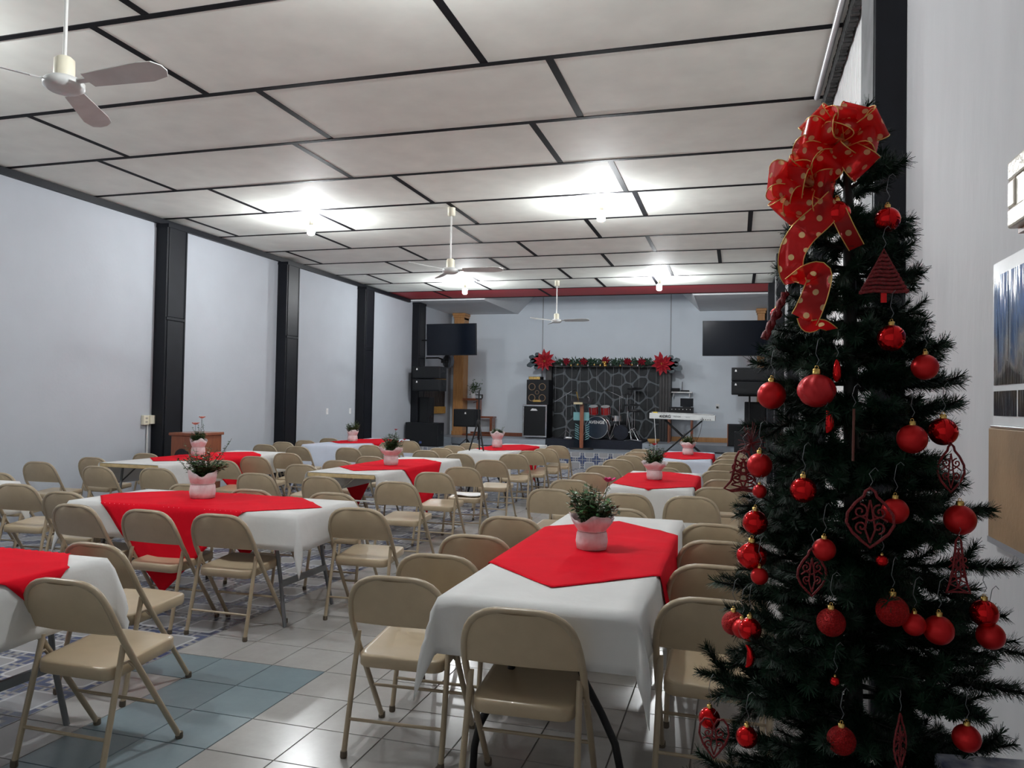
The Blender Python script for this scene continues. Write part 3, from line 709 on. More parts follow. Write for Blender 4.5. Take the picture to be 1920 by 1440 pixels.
    MB().box(-.014, -.012, -.53, .415, .115, .42).build('picture', m, t)
    for a, b_ in ((.235, .415), (.04, .22), (-.155, .025), (-.35, -.17)): MB().box(-.014, -.012, a, b_, .03, .098).build('picture', m, t)
    MB().tube([(-.014, -.55, .0), (-.014, .43, .0)], .005, 6).build('edge_strip', CHROME, t)
    t = thing('cork_board', 'brown board under the glossy poster on right wall', 'board', (XR, 2.05, 1.14))
    MB().box(-.02, 0, -.6, .44, 0, .31).build('board', mat('kraft', (.13, .075, .03), .6, col2=(.23, .14, .065), scale=5, bump=.1), t, bev=.003)
    MB().box(-.022, 0, -.6, .44, -.012, .004).build('edge_strip', mat('edge_grey', (.16, .17, .19), .5), t)
    t = thing('picture_frame', 'thick gilded picture frame high on right wall', 'picture', (XR, 2.0, 1.99))
    z0, z1, y0, y1 = -.03, .14, -.5, .22
    fm = mat('gilt', (.50, .46, .38), .28, metal=.1, col2=(.62, .58, .50), bump=.2, bscale=60)
    for i, (a, b_, c, d) in enumerate(((y0, y1, z1-.05, z1), (y0, y1, z0, z0+.05), (y1-.05, y1, z0+.05, z1-.05), (y0, y0+.05, z0+.05, z1-.05))):
        MB().box(-.055, 0, a, b_, c, d).build('moulding', fm, t, bev=.006)
    MB().box(-.05, 0, y0+.05, y1-.05, z0+.05, z1-.05).build('picture', fm, t)
    MB().box(-.03, 0, y0, y1, z0-.012, z0).build('lower_edge', WOODD, t)
    t = thing('gift_box', 'box in blue and white wrap on the floor behind the christmas tree', 'box', (.50, 1.50, 0), .15)
    MB().box(-.12, .12, -.14, .14, 0, .86).build('wrapped_box', mat('wrap_blue', (.10, .13, .30), .35, col2=(.6, .62, .66), scale=26), t, bev=.006)
    MB().box(-.123, .123, -.02, .02, 0, .863).build('ribbon_band', WHITEP, t)
hall_things()

# ------------------------------------------------------------------ stage
S0, S1 = .37, .54
def speaker(name, label, loc, d, rz=0, logo=None, group=None, z_is_base=True):
    """box loudspeaker: cabinet, front grille, optional badge; d = (w, depth, h)"""
    t = thing(name, label, 'speaker', loc, rz, group); w_, dp, h_ = d
    MB().box(-w_/2, w_/2, -dp/2, dp/2, 0, h_).build('cabinet', SPK, t, bev=.012)
    MB().box(-w_/2+.025, w_/2-.025, -dp/2-.012, -dp/2+.01, .025, h_-.025).build('grille', GRILL, t, bev=.006)
    if logo:
        lx, lz = logo
        b = MB(); b.prism([(-.022, 0), (.022, 0), (.012, .045), (-.012, .045)], 0, .004, Matrix.Translation((lx, -dp/2-.012, lz)) @ Matrix.Rotation(PI/2, 4, 'X'))
        b.build('badge', WHITEP, t)
    MB().cbox((w_/2+.004, 0, h_*.6), (.012, .12, .05)).build('handle', BLACKM, t, bev=.004)
    return t
def tv(label, loc, w_, h_, rz, tilt, wall):
    t = thing('television', label, 'television', loc, rz)
    R = Matrix.Rotation(tilt, 4, 'X')
    MB().box(-w_/2, w_/2, -.01, .045, -h_/2, h_/2, R).build('case', SPK, t, bev=.008)
    MB().box(-w_/2+.012, w_/2-.012, -.013, -.009, -h_/2+.02, h_/2-.012, R).build('screen', SCREEN, t)
    MB().box(-.12, .12, .045, .10, -.12, .12, R).build('wall_bracket', BLACKM, t)
    MB().tube([(0, .08, 0), (wall*.4, .16, 0), (wall, .14, 0)], .02, 6).build('bracket_arm', BLACKM, t)
def stage_left():
    tv('dark wall television on left side of stage front', (-6.76, 17.75, 3.0), 1.34, .78, math.radians(-4), math.radians(4), -.87)
    for k, z in enumerate((1.72, 2.03)):
        speaker('line_array_speaker', f'{("lower", "upper")[k]} box of stacked black speakers hung on left stage column', (-7.26, 17.62, z), (.74, .42, .29), 0, (-.24, .20))
    t = thing('speaker_bracket', 'black bracket fixing the left stacked speakers to their column', 'bracket', (-7.62, 17.86, 2.02))
    MB().box(0, .05, -.05, .05, -.25, .25).build('back_plate', BLACKM, t)
    MB().tube([(.03, 0, .0), (.34, -.02, 0)], .022, 8).build('arm', BLACKM, t)
    speaker('tower_speaker', 'tall black speaker standing behind left subwoofer', (-7.48, 18.01, S0), (.27, .34, 1.2))
    t = speaker('subwoofer', 'large black subwoofer with small blue badge at left stage edge', (-7.34, 17.58, S0), (.86, .40, .58))
    MB().cbox((-.02, -.215, .10), (.06, .006, .05)).build('blue_badge', mat('blue_badge', (.06, .10, .3), .4), t)
    t = thing('wall_fan', 'grey wall fan under left television', 'fan', (-7.15, 18.5, 2.50))
    MB().lathe([(.17, 0), (.18, .02), (.17, .10), (.10, .13)], n=24, M=Matrix.Rotation(-PI/2, 4, 'X') @ Matrix.Rotation(.5, 4, 'Y')).build('fan_cage', mat('fan_grey', (.10, .11, .13), .4), t)
    MB().tube([(0, .1, 0), (-.3, .16, .1), (-.66, .2, .1)], .02, 8).build('bracket', BLACKM, t)
    for k in range(4): MB().box(.02, .15, -.03, -.02, -.04, .04, Matrix.Rotation(k*PI/2, 4, 'Y')).build('blade', BLACKM, t)
    t = thing('louvered_panel', 'dark slatted panel with yellow wood rails on left stage wall', 'panel', (XL, 19.3, 1.14))
    MB().box(0, .03, -.75, .75, 0, 1.12).build('backing', DARKWOOD, t)
    for z in (0, .93): MB().box(.03, .07, -.75, .75, z, z+.19).build('rail', mat('yellow_pine', (.50, .27, .06), .5, var=.15, scale=12), t, bev=.004)
    for k in range(16): MB().box(.03, .05, -.74+k*.093, -.74+k*.093+.075, .19, .93).build('slat', DARKWOOD, t, bev=.004)
    for x, n in ((-7.46, 'left'), (.575, 'right')):
        t = thing('pine_post', f'{n} square pine post with capital at back of stage', 'post', (x, 20.38, S1))
        w_ = .15 if n == 'left' else .085
        MB().box(-w_, w_, -.18, .2, 0, 3.38).build('post', WOOD, t, bev=.008)
        for k in range(3): MB().box(-w_-.02*k, w_+.02*k, -.19-.02*k, .21, 3.22+k*.06, 3.28+k*.06).build('capital', WOOD, t, bev=.006)
        MB().box(-w_-.02, w_+.02, -.2, .21, 0, .12).build('post_base', WOOD, t, bev=.006)
    t = thing('stepped_shelf', 'stepped brown wooden shelf frame beside left pine post', 'shelf', (-6.9, 20.3, S1))
    MB().box(-.40, .06, -.15, .15, .97, 1.03).build('upper_board', WOODD, t, bev=.004)
    MB().box(-.10, .50, -.15, .15, .49, .54).build('lower_board', WOODD, t, bev=.004)
    MB().box(.0, .06, -.15, .15, .54, .97).build('upright', WOODD, t, bev=.004)
    MB().box(.40, .47, -.15, .15, .05, .49).build('upright', WOODD, t, bev=.004)
    MB().box(-.4, .5, -.15, .15, 0, .05).build('bottom_board', WOODD, t, bev=.004)
    q = random.Random(5)
    t = thing('potted_plant', 'small leafy plant in white pot on upper stepped shelf', 'plant', (-7.05, 20.3, S1+1.03))
    MB().lathe([(.06, 0), (.085, .14), (.08, .14), (.07, .10)], n=16).build('pot', WHITEP, t)
    fo = MB()
    for k in range(130):
        c = Vector((q.gauss(.06, .08), q.gauss(0, .07), .30+q.gauss(0, .08))); d = Vector((q.uniform(-1, 1), q.uniform(-1, 1), q.uniform(-.3, 1))).normalized()*.07; sd = d.cross(Vector((.3, .5, .7))).normalized()*.018
        fo.add([c, c+d*.5+sd, c+d, c+d*.5-sd], [(0, 1, 2, 3)])
    for k in range(5): fo.tube([(0, 0, .1), (q.uniform(-.03, .08), q.uniform(-.05, .05), .3)], .004, 5)
    fo.build('foliage', LEAF, t)['kind'] = 'stuff'
    t = speaker('monitor_speaker', 'black powered monitor on low stand left of the amplifiers', (-6.5, 18.3, .85), (.60, .36, .44), 0, (.02, .32))
    MB().tube([(0, 0, -.48), (0, 0, .02)], .02, 8).build('stand_pole', BLACKM, t)
    for a in (90, 210, 330): MB().tube([(0, 0, -.3), (.2*math.cos(math.radians(a)), .2*math.sin(math.radians(a)), -.475)], .011, 6).build('stand_leg', BLACKM, t)
    # bass amplifier stack
    t = thing('speaker_cabinet', 'lower black bass cabinet with silver edging on stage', 'speaker', (-5.10, 19.95, S1+.03))
    MB().box(-.33, .33, -.28, .28, 0, .86).build('cabinet', SPK, t, bev=.008)
    MB().box(-.29, .29, -.292, -.27, .05, .80).build('grille', GRILL, t, bev=.004)
    for a in ((-.33, -.29, .04, .815), (.29, .33, .04, .815), (-.33, .33, .0, .04), (-.33, .33, .815, .86)): MB().box(a[0], a[1], -.30, -.27, a[2], a[3]).build('metal_edge', CHROME, t, bev=.006)
    MB().prism([(-.10, 0), (.10, 0), (.06, .05), (-.05, .06)], 0, .004, Matrix.Translation((-.02, -.295, .70)) @ Matrix.Rotation(PI/2, 4, 'X')).build('badge', WHITEP, t)
    for x in (-.25, .25):
        for y in (-.2, .2): MB().ball((x, y, -.014), .016, 8, 6).build('foot', RUBBER, t)
    t = thing('speaker_cabinet', 'upper bass cabinet with four round cones on lower cabinet', 'speaker', (-5.04, 19.95, S1+.89))
    MB().box(-.30, .30, -.26, .26, 0, .66).build('cabinet', SPK, t, bev=.008)
    ring = mat('cone_ring', (.34, .22, .13), .5, metal=.3)
    R = Matrix.Rotation(PI/2, 4, 'X')
    for x, z, r in ((-.15, .47, .095), (.13, .47, .095), (-.15, .18, .095), (.13, .18, .095), (-.01, .325, .055)):
        o = MB().lathe([(r*.2, -.01), (r*.72, -.012), (r*.78, .012), (r, .012), (r, -.01)], n=22, M=Matrix.Translation((x, -.26, z)) @ R).build('speaker_cone', GRILL, t)
        MB().tube([(x+r*.9*math.cos(2*PI*k/22), -.275, z+r*.9*math.sin(2*PI*k/22)) for k in range(22)], r*.1, 6, closed=True).build('cone_ring', ring, o)
    MB().cbox((-.01, -.275, .10), (.22, .006, .05)).build('gold_badge', GOLD, t)
    t = thing('amplifier_head', 'small gold faced amplifier on top of bass cabinets', 'amplifier', (-5.15, 19.95, S1+1.55))
    MB().box(-.17, .17, -.15, .15, 0, .085).build('case', SPK, t, bev=.005)
    MB().box(-.16, .14, -.156, -.15, .012, .075).build('face_plate', GOLD, t)
    for k in range(6): MB().lathe([(.01, 0), (.008, .015)], n=8, M=Matrix.Translation((-.12+k*.045, -.156, .045)) @ R).build('knob', BLACKM, t)
stage_left()

def stone_wall():
    x0, x1, z0, z1, y = -4.78, -1.92, S1, 2.46, 20.36
    t = thing('stone_backdrop', 'dark rock wall panel with pale mortar and dark timber edging behind drums', 'panel', ((x0+x1)/2, y, z0))
    W, Hh = x1-x0, z1-z0
    MB().box(-W/2, W/2, 0, .2, 0, Hh).build('mortar_bed', MORTAR, t)
    q = random.Random(21); sites = []
    while len(sites) < 50:
        p = (q.uniform(0, W), q.uniform(0, Hh))
        if all((p[0]-s[0])**2 + (p[1]-s[1])**2 > .265**2 for s in sites) or q.random() < .004: sites.append(p)
    for i, s in enumerate(sites):
        poly = [(0, 0), (W, 0), (W, Hh), (0, Hh)]
        for j, o in enumerate(sites):
            if i == j: continue
            mx, mz = (s[0]+o[0])/2, (s[1]+o[1])/2; nx, nz = o[0]-s[0], o[1]-s[1]; ln = math.hypot(nx, nz); nx /= ln; nz /= ln
            mx -= nx*.019; mz -= nz*.019
            out = []
            for k in range(len(poly)):
                a, b = poly[k], poly[(k+1) % len(poly)]
                da = (a[0]-mx)*nx + (a[1]-mz)*nz; db = (b[0]-mx)*nx + (b[1]-mz)*nz
                if da <= 0: out.append(a)
                if da*db < 0: u = da/(da-db); out.append((a[0]+(b[0]-a[0])*u, a[1]+(b[1]-a[1])*u))
            poly = out
            if not poly: break
        if len(poly) < 3: continue
        # soften the corners
        sm = []
        for k in range(len(poly)):
            a, b = Vector(poly[k]), Vector(poly[(k+1) % len(poly)]); sm += [a.lerp(b, .18), a.lerp(b, .82)]
        MB().prism([(p[0]-W/2, p[1]) for p in sm], 0, .014+q.random()*.012, Matrix.Rotation(PI/2, 4, 'X'), inset=.03).build('stone', STONE, t)
    t2 = t
    MB().box(-W/2, W/2, -.22, .2, Hh-.01, Hh+.10).build('top_rail', DARKWOOD, t2, bev=.006)
    for k in range(4): MB().box(W/2+k*.075, W/2+k*.075+.07, -.22, .2, 0, Hh+.16).build('post_board', DARKWOOD, t2, bev=.005)
    MB().box(-W/2-.16, -W/2, -.2, .2, 0, Hh+.06).build('post_board', DARKWOOD, t2, bev=.005)
    t3 = thing('hanging_cords', 'row of thin pale cords hanging from the garland rail', 'cords', ((x0+x1)/2, y-.2, z0))
    for k in range(13): MB().tube([(-W/2+.12+k*.222, -.03, .7+.15*math.sin(k*5)), (-W/2+.12+k*.222, -.03, Hh+.0)], .0028, 5).build('cord', mat('cord', (.36, .36, .38), .6), t3)
stone_wall()

def petal_flower(t, m, R0, n, seed, part='petal'):
    q = random.Random(seed)
    for ring, (cnt, L, lift) in enumerate(((n, R0, .05), (n-2, R0*.74, .35), (max(4, n-5), R0*.45, .7))):
        for k in range(cnt):
            a = 2*PI*k/cnt + ring*.4 + q.uniform(-.1, .1); ll = L*q.uniform(.85, 1.1)
            M = Matrix.Rotation(a, 4, 'Y') @ Matrix.Rotation(-lift, 4, 'Z')
            v = [(0, 0, 0), (ll*.3, -.01, ll*.13), (ll*.62, -.015-ring*.012, ll*.17), (ll, 0, 0), (ll*.62, -.015-ring*.012, -ll*.17), (ll*.3, -.01, -ll*.13), (ll*.5, .012-ring*.012, 0)]
            MB().add(v, [(0, 6, 1), (1, 6, 2), (2, 6, 3), (3, 6, 4), (4, 6, 5), (5, 6, 0)], False, M).build(part, m, t, solid=.003)
def garland():
    y = 20.02; z = 2.57
    gm = mat('garland_green', (.012, .045, .022), .6, var=.6, scale=30)
    t = thing('garland', 'green leafy garland along the top of the rock wall', 'garland', (-3.3, y, z))
    q = random.Random(4); mb = MB()
    for k in range(620):
        x = q.uniform(-1.35, 1.35); c = Vector((x, q.uniform(-.06, .06), q.gauss(.0, .035)))
        d = Vector((q.uniform(-1, 1), q.uniform(-.6, .3), q.uniform(-.5, 1))).normalized()*q.uniform(.06, .13); s = d.cross(Vector((.2, 1, .1))).normalized()*.016
        mb.add([c, c+d*.5+s, c+d, c+d*.5-s], [(0, 1, 2, 3)])
    mb.tube([(-1.4, 0, 0), (1.4, 0, 0)], .012, 6)
    mb.build('foliage', gm, t)['kind'] = 'stuff'
    blue = mat('dark_blue_leaf', (.012, .035, .05), .4, var=.4)
    for k, (x, zz, lab) in enumerate(((-4.92, 2.60, 'large red poinsettia at left end of the stage garland'), (-1.83, 2.53, 'large red poinsettia at right end of the stage garland'))):
        p = thing('poinsettia', lab, 'flower', (x, y-.1, zz), group='large poinsettias')
        petal_flower(p, mat('poinsettia_red', (.42, .012, .025), .55, var=.3, scale=12), .30, 11, k)
        for j in range(7): MB().ball((q.uniform(-.03, .03), -.05, q.uniform(-.03, .03)), .012, 8, 6).build('flower_center', GOLD, p)
        sg = -1 if k == 0 else 1
        for j, (a, l) in enumerate(((.25, .52), (-.25, .46), (.62, .36), (-.65, .34), (.0, .42))):
            M = Matrix.Rotation((PI if sg < 0 else 0) - a*sg*-1, 4, 'Y')
            pts = [(0, 0)]
            for i in range(1, 7): pts.append((l*i/6*.98, (.035+.045*(i % 2))*math.sin(PI*min(.95, i/6.6))+.02))
            pts.append((l, 0)); pts += [(a_, -b_) for a_, b_ in reversed(pts[1:-1])]
            MB().prism(pts, 0, .004, M @ Matrix.Translation((0, .05, 0)) @ Matrix.Rotation(PI/2, 4, 'X')).build('leaf', blue, p)
    for k, x in enumerate((-4.32, -3.86, -3.28, -2.72, -2.35)):
        p = thing('small_poinsettia', f'{("first", "second", "third", "fourth", "fifth")[k]} from left of small dark red flowers on the garland', 'flower', (x, y-.10, z+.02+.03*(k == 2)), group='small garland flowers')
        petal_flower(p, mat('small_poinsettia_red', (.30, .012, .03), .55, var=.3, scale=20), .12, 8, 10+k)
    for k, x in enumerate((-4.45, -4.2, -4.02, -3.75, -3.58, -3.42, -3.15, -2.9, -2.60, -2.45)):
        gold = k % 3 != 0
        gi = sum(1 for j in range(k) if (j % 3 != 0) == gold)
        p = thing('small_bauble', f'{("first", "second", "third", "fourth", "fifth", "sixth")[gi]} from left of small {"gold" if gold else "silver"} baubles under the stage garland', 'ornament', (x, y-.09, z-.07-.02*(k % 2)), group='small gold garland baubles' if gold else 'small silver garland baubles')
        MB().ball((0, 0, 0), .032, 12, 8).build('ball', GOLD if gold else CHROME, p); MB().lathe([(.01, .028), (.01, .045)], n=8).build('cap', CHROME, p)
    p = thing('bell_cluster', 'cluster of shiny gold bells in middle of the garland', 'ornament', (-3.27, y-.13, z-.05))
    for k in range(6): MB().ball((q.uniform(-.09, .09), q.uniform(-.02, .02), q.uniform(-.05, .05)), .035, 10, 8).build('bell', GOLD, p)
garland()

def drums():
    pf = thing('drum_platform', 'low black carpeted platform under the drum kit', 'platform', (-3.4, 19.5, S0))
    MB().box(-1.21, 1.21, -.62, .75, 0, .215).build('platform_deck', NAVY, pf, bev=.01)
    Z = S0 + .215
    redsh = mat('drum_shell', (.16, .008, .010), .15, var=.2, coat=.6)
    R = Matrix.Rotation(PI/2, 4, 'X')
    hd = mat('drum_head', (.022, .035, .06), .3, var=.1)
    t = thing('bass_drum', 'large bass drum with dark blue head and white lettering', 'drum', (-3.37, 19.4, Z))
    c = (0, 0, .30)
    T_ = Matrix.Translation(c) @ R
    MB().lathe([(.272, -.20), (.272, .20)], n=36, M=T_).build('shell', redsh, t)
    MB().lathe([(.001, .202), (.268, .20)], n=36, M=T_).build('front_head', hd, t)
    for yy in (-.205, .205): MB().tube([(.28*math.cos(2*PI*k/36), -yy, .30+.28*math.sin(2*PI*k/36)) for k in range(36)], .013, 6, closed=True).build('hoop', CHROME, t)
    for k in range(8):
        a = 2*PI*(k+.5)/8; MB().tube([(.283*math.cos(a), -.21, .30+.283*math.sin(a)), (.283*math.cos(a), .1, .30+.283*math.sin(a))], .006, 5).build('tension_rod', CHROME, t)
    for s in (-1, 1): MB().tube([(s*.26, -.12, .26), (s*.36, -.26, .01)], .01, 6).build('spur', CHROME, t)
    lettering('AVENGE', .105, WHITEP, t, (0, -.208, .43))
    for k, (x, lab) in enumerate(((-3.49, 'left glossy red tom drum above the bass drum'), (-3.18, 'right glossy red tom drum above the bass drum'))):
        t = thing('tom_drum', lab, 'drum', (x, 19.42, Z+.64)); Rt = Matrix.Rotation(.3, 4, 'X')
        MB().lathe([(.115, 0), (.115, .20)], n=24, M=Rt).build('shell', mat('tom_red', (.35, .012, .012), .12, coat=.6), t)
        MB().lathe([(.001, .203), (.113, .203)], n=24, M=Rt).build('head', WHITEP, t)
        for z in (.0, .2): MB().tube([Rt @ Vector((.12*math.cos(2*PI*j/24), .12*math.sin(2*PI*j/24), z)) for j in range(24)], .007, 6, closed=True).build('hoop', CHROME, t)
        for j in range(6): a = 2*PI*j/6+.3; MB().tube([Rt @ Vector((.122*math.cos(a), .122*math.sin(a), .0)), Rt @ Vector((.122*math.cos(a), .122*math.sin(a), .2))], .006, 5).build('lug', CHROME, t)
        MB().tube([(0, .02, 0), (.0 - .05*(2*k-1), .02, -.06)], .012, 6).build('mount', CHROME, t)
    t = thing('snare_drum', 'chrome snare drum beside the bass drum', 'drum', (-2.98, 19.86, Z+.46))
    MB().lathe([(.17, 0), (.17, .14)], n=26).build('shell', CHROME, t); MB().lathe([(.001, .143), (.168, .143)], n=26).build('head', WHITEP, t)
    for a in (90, 210, 330): MB().tube([(0, 0, 0), (.17*math.cos(math.radians(a)), .17*math.sin(math.radians(a)), -.46)], .009, 6).build('stand_leg', CHROME, t)
    t = thing('floor_tom', 'black floor tom lying on its side right of the drum kit', 'drum', (-2.76, 19.35, Z))
    MB().lathe([(.19, -.14), (.19, .14)], n=26, M=Matrix.Translation((0, 0, .195)) @ R).build('shell', SPK, t)
    MB().lathe([(.001, .142), (.185, .14)], n=26, M=Matrix.Translation((0, 0, .195)) @ R).build('head', NAVY, t)
    cy = mat('cymbal_bronze', (.30, .22, .08), .25, metal=1); cyb = mat('cymbal_black', (.02, .02, .022), .4)
    def stand(lab, x, y, h_, r, m, boom=None, tilt=.1):
        t = thing('cymbal_stand', lab, 'cymbal', (x, y, Z))
        MB().tube([(0, 0, .12), (0, 0, h_)], .010, 8).build('pole', CHROME, t)
        for a in (80, 200, 320): MB().tube([(0, 0, .3), (.22*math.cos(math.radians(a)), .22*math.sin(math.radians(a)), .012)], .008, 6).build('leg', CHROME, t)
        top = Vector((0, 0, h_))
        if boom: top = Vector(boom); MB().tube([(-.35*boom[0], 0, h_ - .35*(boom[2]-h_)), (0, 0, h_), boom], .008, 6).build('boom', CHROME, t)
        MB().lathe([(r, 0), (r*.35, r*.06), (r*.2, r*.16), (.004, r*.2)], n=30, M=Matrix.Translation(top) @ Matrix.Rotation(tilt, 4, 'X')).build('cymbal', m, t)
        MB().lathe([(.01, 0), (.01, .05)], top, 8).build('wing_nut', BLACKM, t)
    stand('chrome boom stand with bronze cymbal above the toms', -2.84, 19.5, 1.10, .11, cy, (-.32, 0, 1.24))
    stand('chrome stand with black cymbal right of the drums', -2.50, 19.35, .88, .22, cyb, None, .12)
    stand('straight chrome hi-hat stand behind the floor tom', -2.66, 19.6, 1.14, .17, cyb, None, .05)
    stand('tall chrome cymbal stand at back of the drum kit', -2.52, 19.98, 1.30, .2, cyb, None, .2)
    t = thing('bent_stand', 'bent chrome tube stand at right front of drum platform', 'stand', (-2.45, 18.98, Z))
    MB().tube([(-.02, 0, .74), (-.10, 0, .72), (-.115, 0, .66), (-.06, 0, .34), (-.02, 0, .03), (.24, -.1, .012)], .012, 8).build('tube', CHROME, t)
    MB().tube([(-.02, 0, .03), (-.18, -.12, .012)], .011, 8).build('foot', CHROME, t)
    MB().lathe([(.001, .78), (.16, .77), (.16, .72), (.1, .71)], (.05, .05, 0), 20).build('pad', cyb, t)
    t = thing('microphone_stand', 'thin chrome boom microphone stand left of the drums', 'stand', (-4.12, 19.05, Z))
    MB().tube([(0, 0, .02), (0, 0, 1.12)], .009, 8).build('pole', CHROME, t)
    MB().tube([(-.30, 0, .93), (0, 0, 1.12), (.16, 0, 1.22)], .008, 6).build('boom', CHROME, t)
    for a in (30, 150, 270): MB().tube([(0, 0, .22), (.24*math.cos(math.radians(a)), .2*math.sin(math.radians(a)), .012)], .008, 6).build('leg', CHROME, t)
    MB().tube([(.14, 0, 1.21), (.24, 0, 1.25)], [.022, .014], 8).build('microphone', BLACKM, t)
    t = tag(MB().box(-4.12, -3.94, 18.93, 19.03, Z, Z+.05).build('foot_pedal', CHROME, bev=.006), 'small silver pedal on the drum platform behind the lectern', 'pedal')
drums()

def lectern():
    t = thing('lectern', 'clear acrylic lectern with reddish wooden post and teal print', 'lectern', (-3.61, 18.5, S0))
    MB().prism([(.30*math.cos(a), .22*math.sin(a)) for a in [PI*k/14 for k in range(28)]], 0, .03).build('base', DARKWOOD, t, bev=.006)
    MB().box(-.045, .045, -.035, .035, .03, 1.14).build('post', WOODD, t, bev=.006)
    MB().box(-.20, .20, .06, .075, .06, 1.12).build('acrylic_panel', GLASS, t)
    MB().box(-.22, .17, .045, .058, .70, .90).build('teal_panel', TEAL, t)
    for s in (-1, 1):
        for k in range(7): MB().prism([(0, 0), (.10, .05), (.11, .075), (.02, .03)], 0, .003, Matrix.Translation((s*.07, .055, .22+k*.055)) @ Matrix.Diagonal((s, 1, 1, 1)) @ Matrix.Rotation(PI/2, 4, 'X')).build('leaf_print', TEAL, t)
    Rt = Matrix.Translation((0, 0, 1.16)) @ Matrix.Rotation(math.radians(18), 4, 'X')
    MB().box(-.26, .26, -.19, .19, 0, .03, Rt).build('reading_top', DARKWOOD, t, bev=.006)
    MB().box(-.17, .05, -.205, -.19, -.005, .045, Rt).build('book_edge', mat('page_cream', (.55, .48, .30), .6), t)
    MB().tube([(.2, -.18, 1.16), (.21, -.2, 1.25), (.17, -.2, 1.28)], .007, 6).build('microphone_neck', CHROME, t)
    MB().tube([(-.10, .02, 1.2), (-.14, -.02, 1.40)], [.014, .02], 8).build('microphone', GOLD, t)
lectern()

def keyboard():
    t = thing('keyboard', 'white electronic keyboard with black lettering on its back panel', 'keyboard', (-1.18, 17.95, 1.155))
    R = Matrix.Rotation(math.radians(1.2), 4, 'Y')
    wk = mat('keyboard_white', (.66, .68, .68), .35)
    MB().box(-.73, .73, -.16, .18, 0, .13, R).build('body', wk, t, bev=.012)
    MB().box(-.70, .70, -.02, .20, .13, .137, R).build('key_bed', BLACKM, t)
    for k in range(52): MB().box(-.69+k*.0265, -.69+k*.0265+.0245, .0, .19, .135, .150, R).build('white_key', WHITEP, t)
    for k in range(5): MB().cbox((.42+.05*k, -.162, .03), (.02, .01, .015), R).build('jack', BLACKM, t)
    for x in (-.45, -.41, -.36): MB().cbox((x-.05, -.162, .06), (.022, .01, .012), R).build('jack', BLACKM, t)
    lettering('KORG', .088, BLACKM, t, (-.37, -.163, .068)); lettering('TRITON', .045, mat('grey_print', (.25, .26, .27), .5), t, (-.11, -.163, .07)); lettering('extreme', .03, mat('grey_print', (.25, .26, .27), .5), t, (.13, -.163, .062))
    for x in (-.70,): MB().tube([(-.62, -.16, .07), (-.60, -.2, -.1), (-.58, -.21, -.4), (-.57, -.2, -.55), (-.6, -.2, -.785)], .007, 6).build('white_cable', WHITEP, t)
    MB().tube([(.45, -.163, .06), (.44, -.2, -.1), (.40, -.18, -.3), (.28, -.1, -.6), (.15, 0, -.78)], .005, 6).build('cable', BLACKM, t)
    t = tag(MB().box(-1.83, -1.73, 17.85, 17.93, 1.287, 1.325).build('yellow_box', mat('yellow_plastic', (.75, .55, .06), .4), bev=.005), 'small yellow box on left end of the keyboard', 'box')
    t = thing('keyboard_stand', 'black cross-legged stand under the keyboard', 'stand', (-1.16, 17.98, S0))
    for y in (-.10, .14):
        MB().tube([(-.42, y, .015), (.42, y, .775)], .016, 8).build('leg', BLACKM, t); MB().tube([(.42, y+.03, .015), (-.42, y+.03, .775)], .016, 8).build('leg', BLACKM, t)
    for x, z in ((-.42, .015), (.42, .015), (-.42, .772), (.42, .772)): MB().tube([(x, -.2, z), (x, .22, z)], .013, 8).build('crossbar', BLACKM, t)
    MB().lathe([(.04, -.02), (.04, .05)], n=14, M=Matrix.Translation((0, 0, .395)) @ Matrix.Rotation(PI/2, 4, 'X')).build('hub', BLACKM, t)
    t = thing('equipment_rack', 'dark audio rack on a table behind the keyboard', 'rack', (-1.33, 19.9, S1))
    MB().box(-.33, .30, -.25, .25, .66, .70).build('table_top', WOODD, t, bev=.004)
    for x in (-.30, .26):
        for y in (-.22, .22): MB().box(x-.02, x+.02, y-.02, y+.02, 0, .66).build('leg', WOODD, t)
    MB().box(-.30, .29, -.24, .22, .70, .90).build('case', SPK, t, bev=.005)
    for k in range(2): MB().box(-.26, .25, -.25, -.24, .72+k*.09, .79+k*.09).build('rack_unit', BLACKM, t, bev=.003)
    for k in range(6): MB().lathe([(.012, 0), (.01, .014)], n=8, M=Matrix.Translation((-.22+k*.09, -.252, .84)) @ Matrix.Rotation(PI/2, 4, 'X')).build('knob', CHROME, t)
    t = thing('monitor', 'small black monitor on top of the audio rack', 'monitor', (-1.20, 19.85, S1+.90))
    MB().box(-.16, .16, -.015, .015, .01, .22).build('screen', SCREEN, t, bev=.005); MB().box(-.10, .10, -.06, .06, 0, .012).build('stand_base', BLACKM, t)
    t = thing('wall_shelf', 'white wall shelf above the audio rack', 'shelf', (-1.37, 20.48, 1.80))
    MB().box(-.27, .27, -.12, .12, 0, .035).build('board', WHITEP, t, bev=.004)
    for x in (-.2, .2): MB().box(x-.01, x+.01, -.08, .12, -.10, 0).build('bracket', WHITEP, t)
    t = thing('receiver', 'black wireless receiver with antenna on the white wall shelf', 'receiver', (-1.42, 20.46, 1.835))
    MB().box(-.20, .0, -.09, .09, 0, .09).build('case', SPK, t, bev=.004); MB().box(.02, .24, -.09, .09, 0, .04).build('case', SPK, t, bev=.004)
    MB().tube([(.05, .05, .03), (.06, .05, .26)], .006, 6).build('antenna', BLACKM, t)
    t = tag(MB().lathe([(.001, 0), (.09, .0), (.14, .06), (.15, .11), (.13, .11), (.001, .03)], (-1.93, 19.0, S1), 20).build('wooden_bowl', mat('tan_wood', (.55, .30, .10), .5)), 'tan wooden bowl shape on stage floor below the keyboard', 'bowl')
    t = thing('wall_outlet', 'small outlet with black plug on stage wall right of keyboard', 'outlet', (-.47, YB, 1.47))
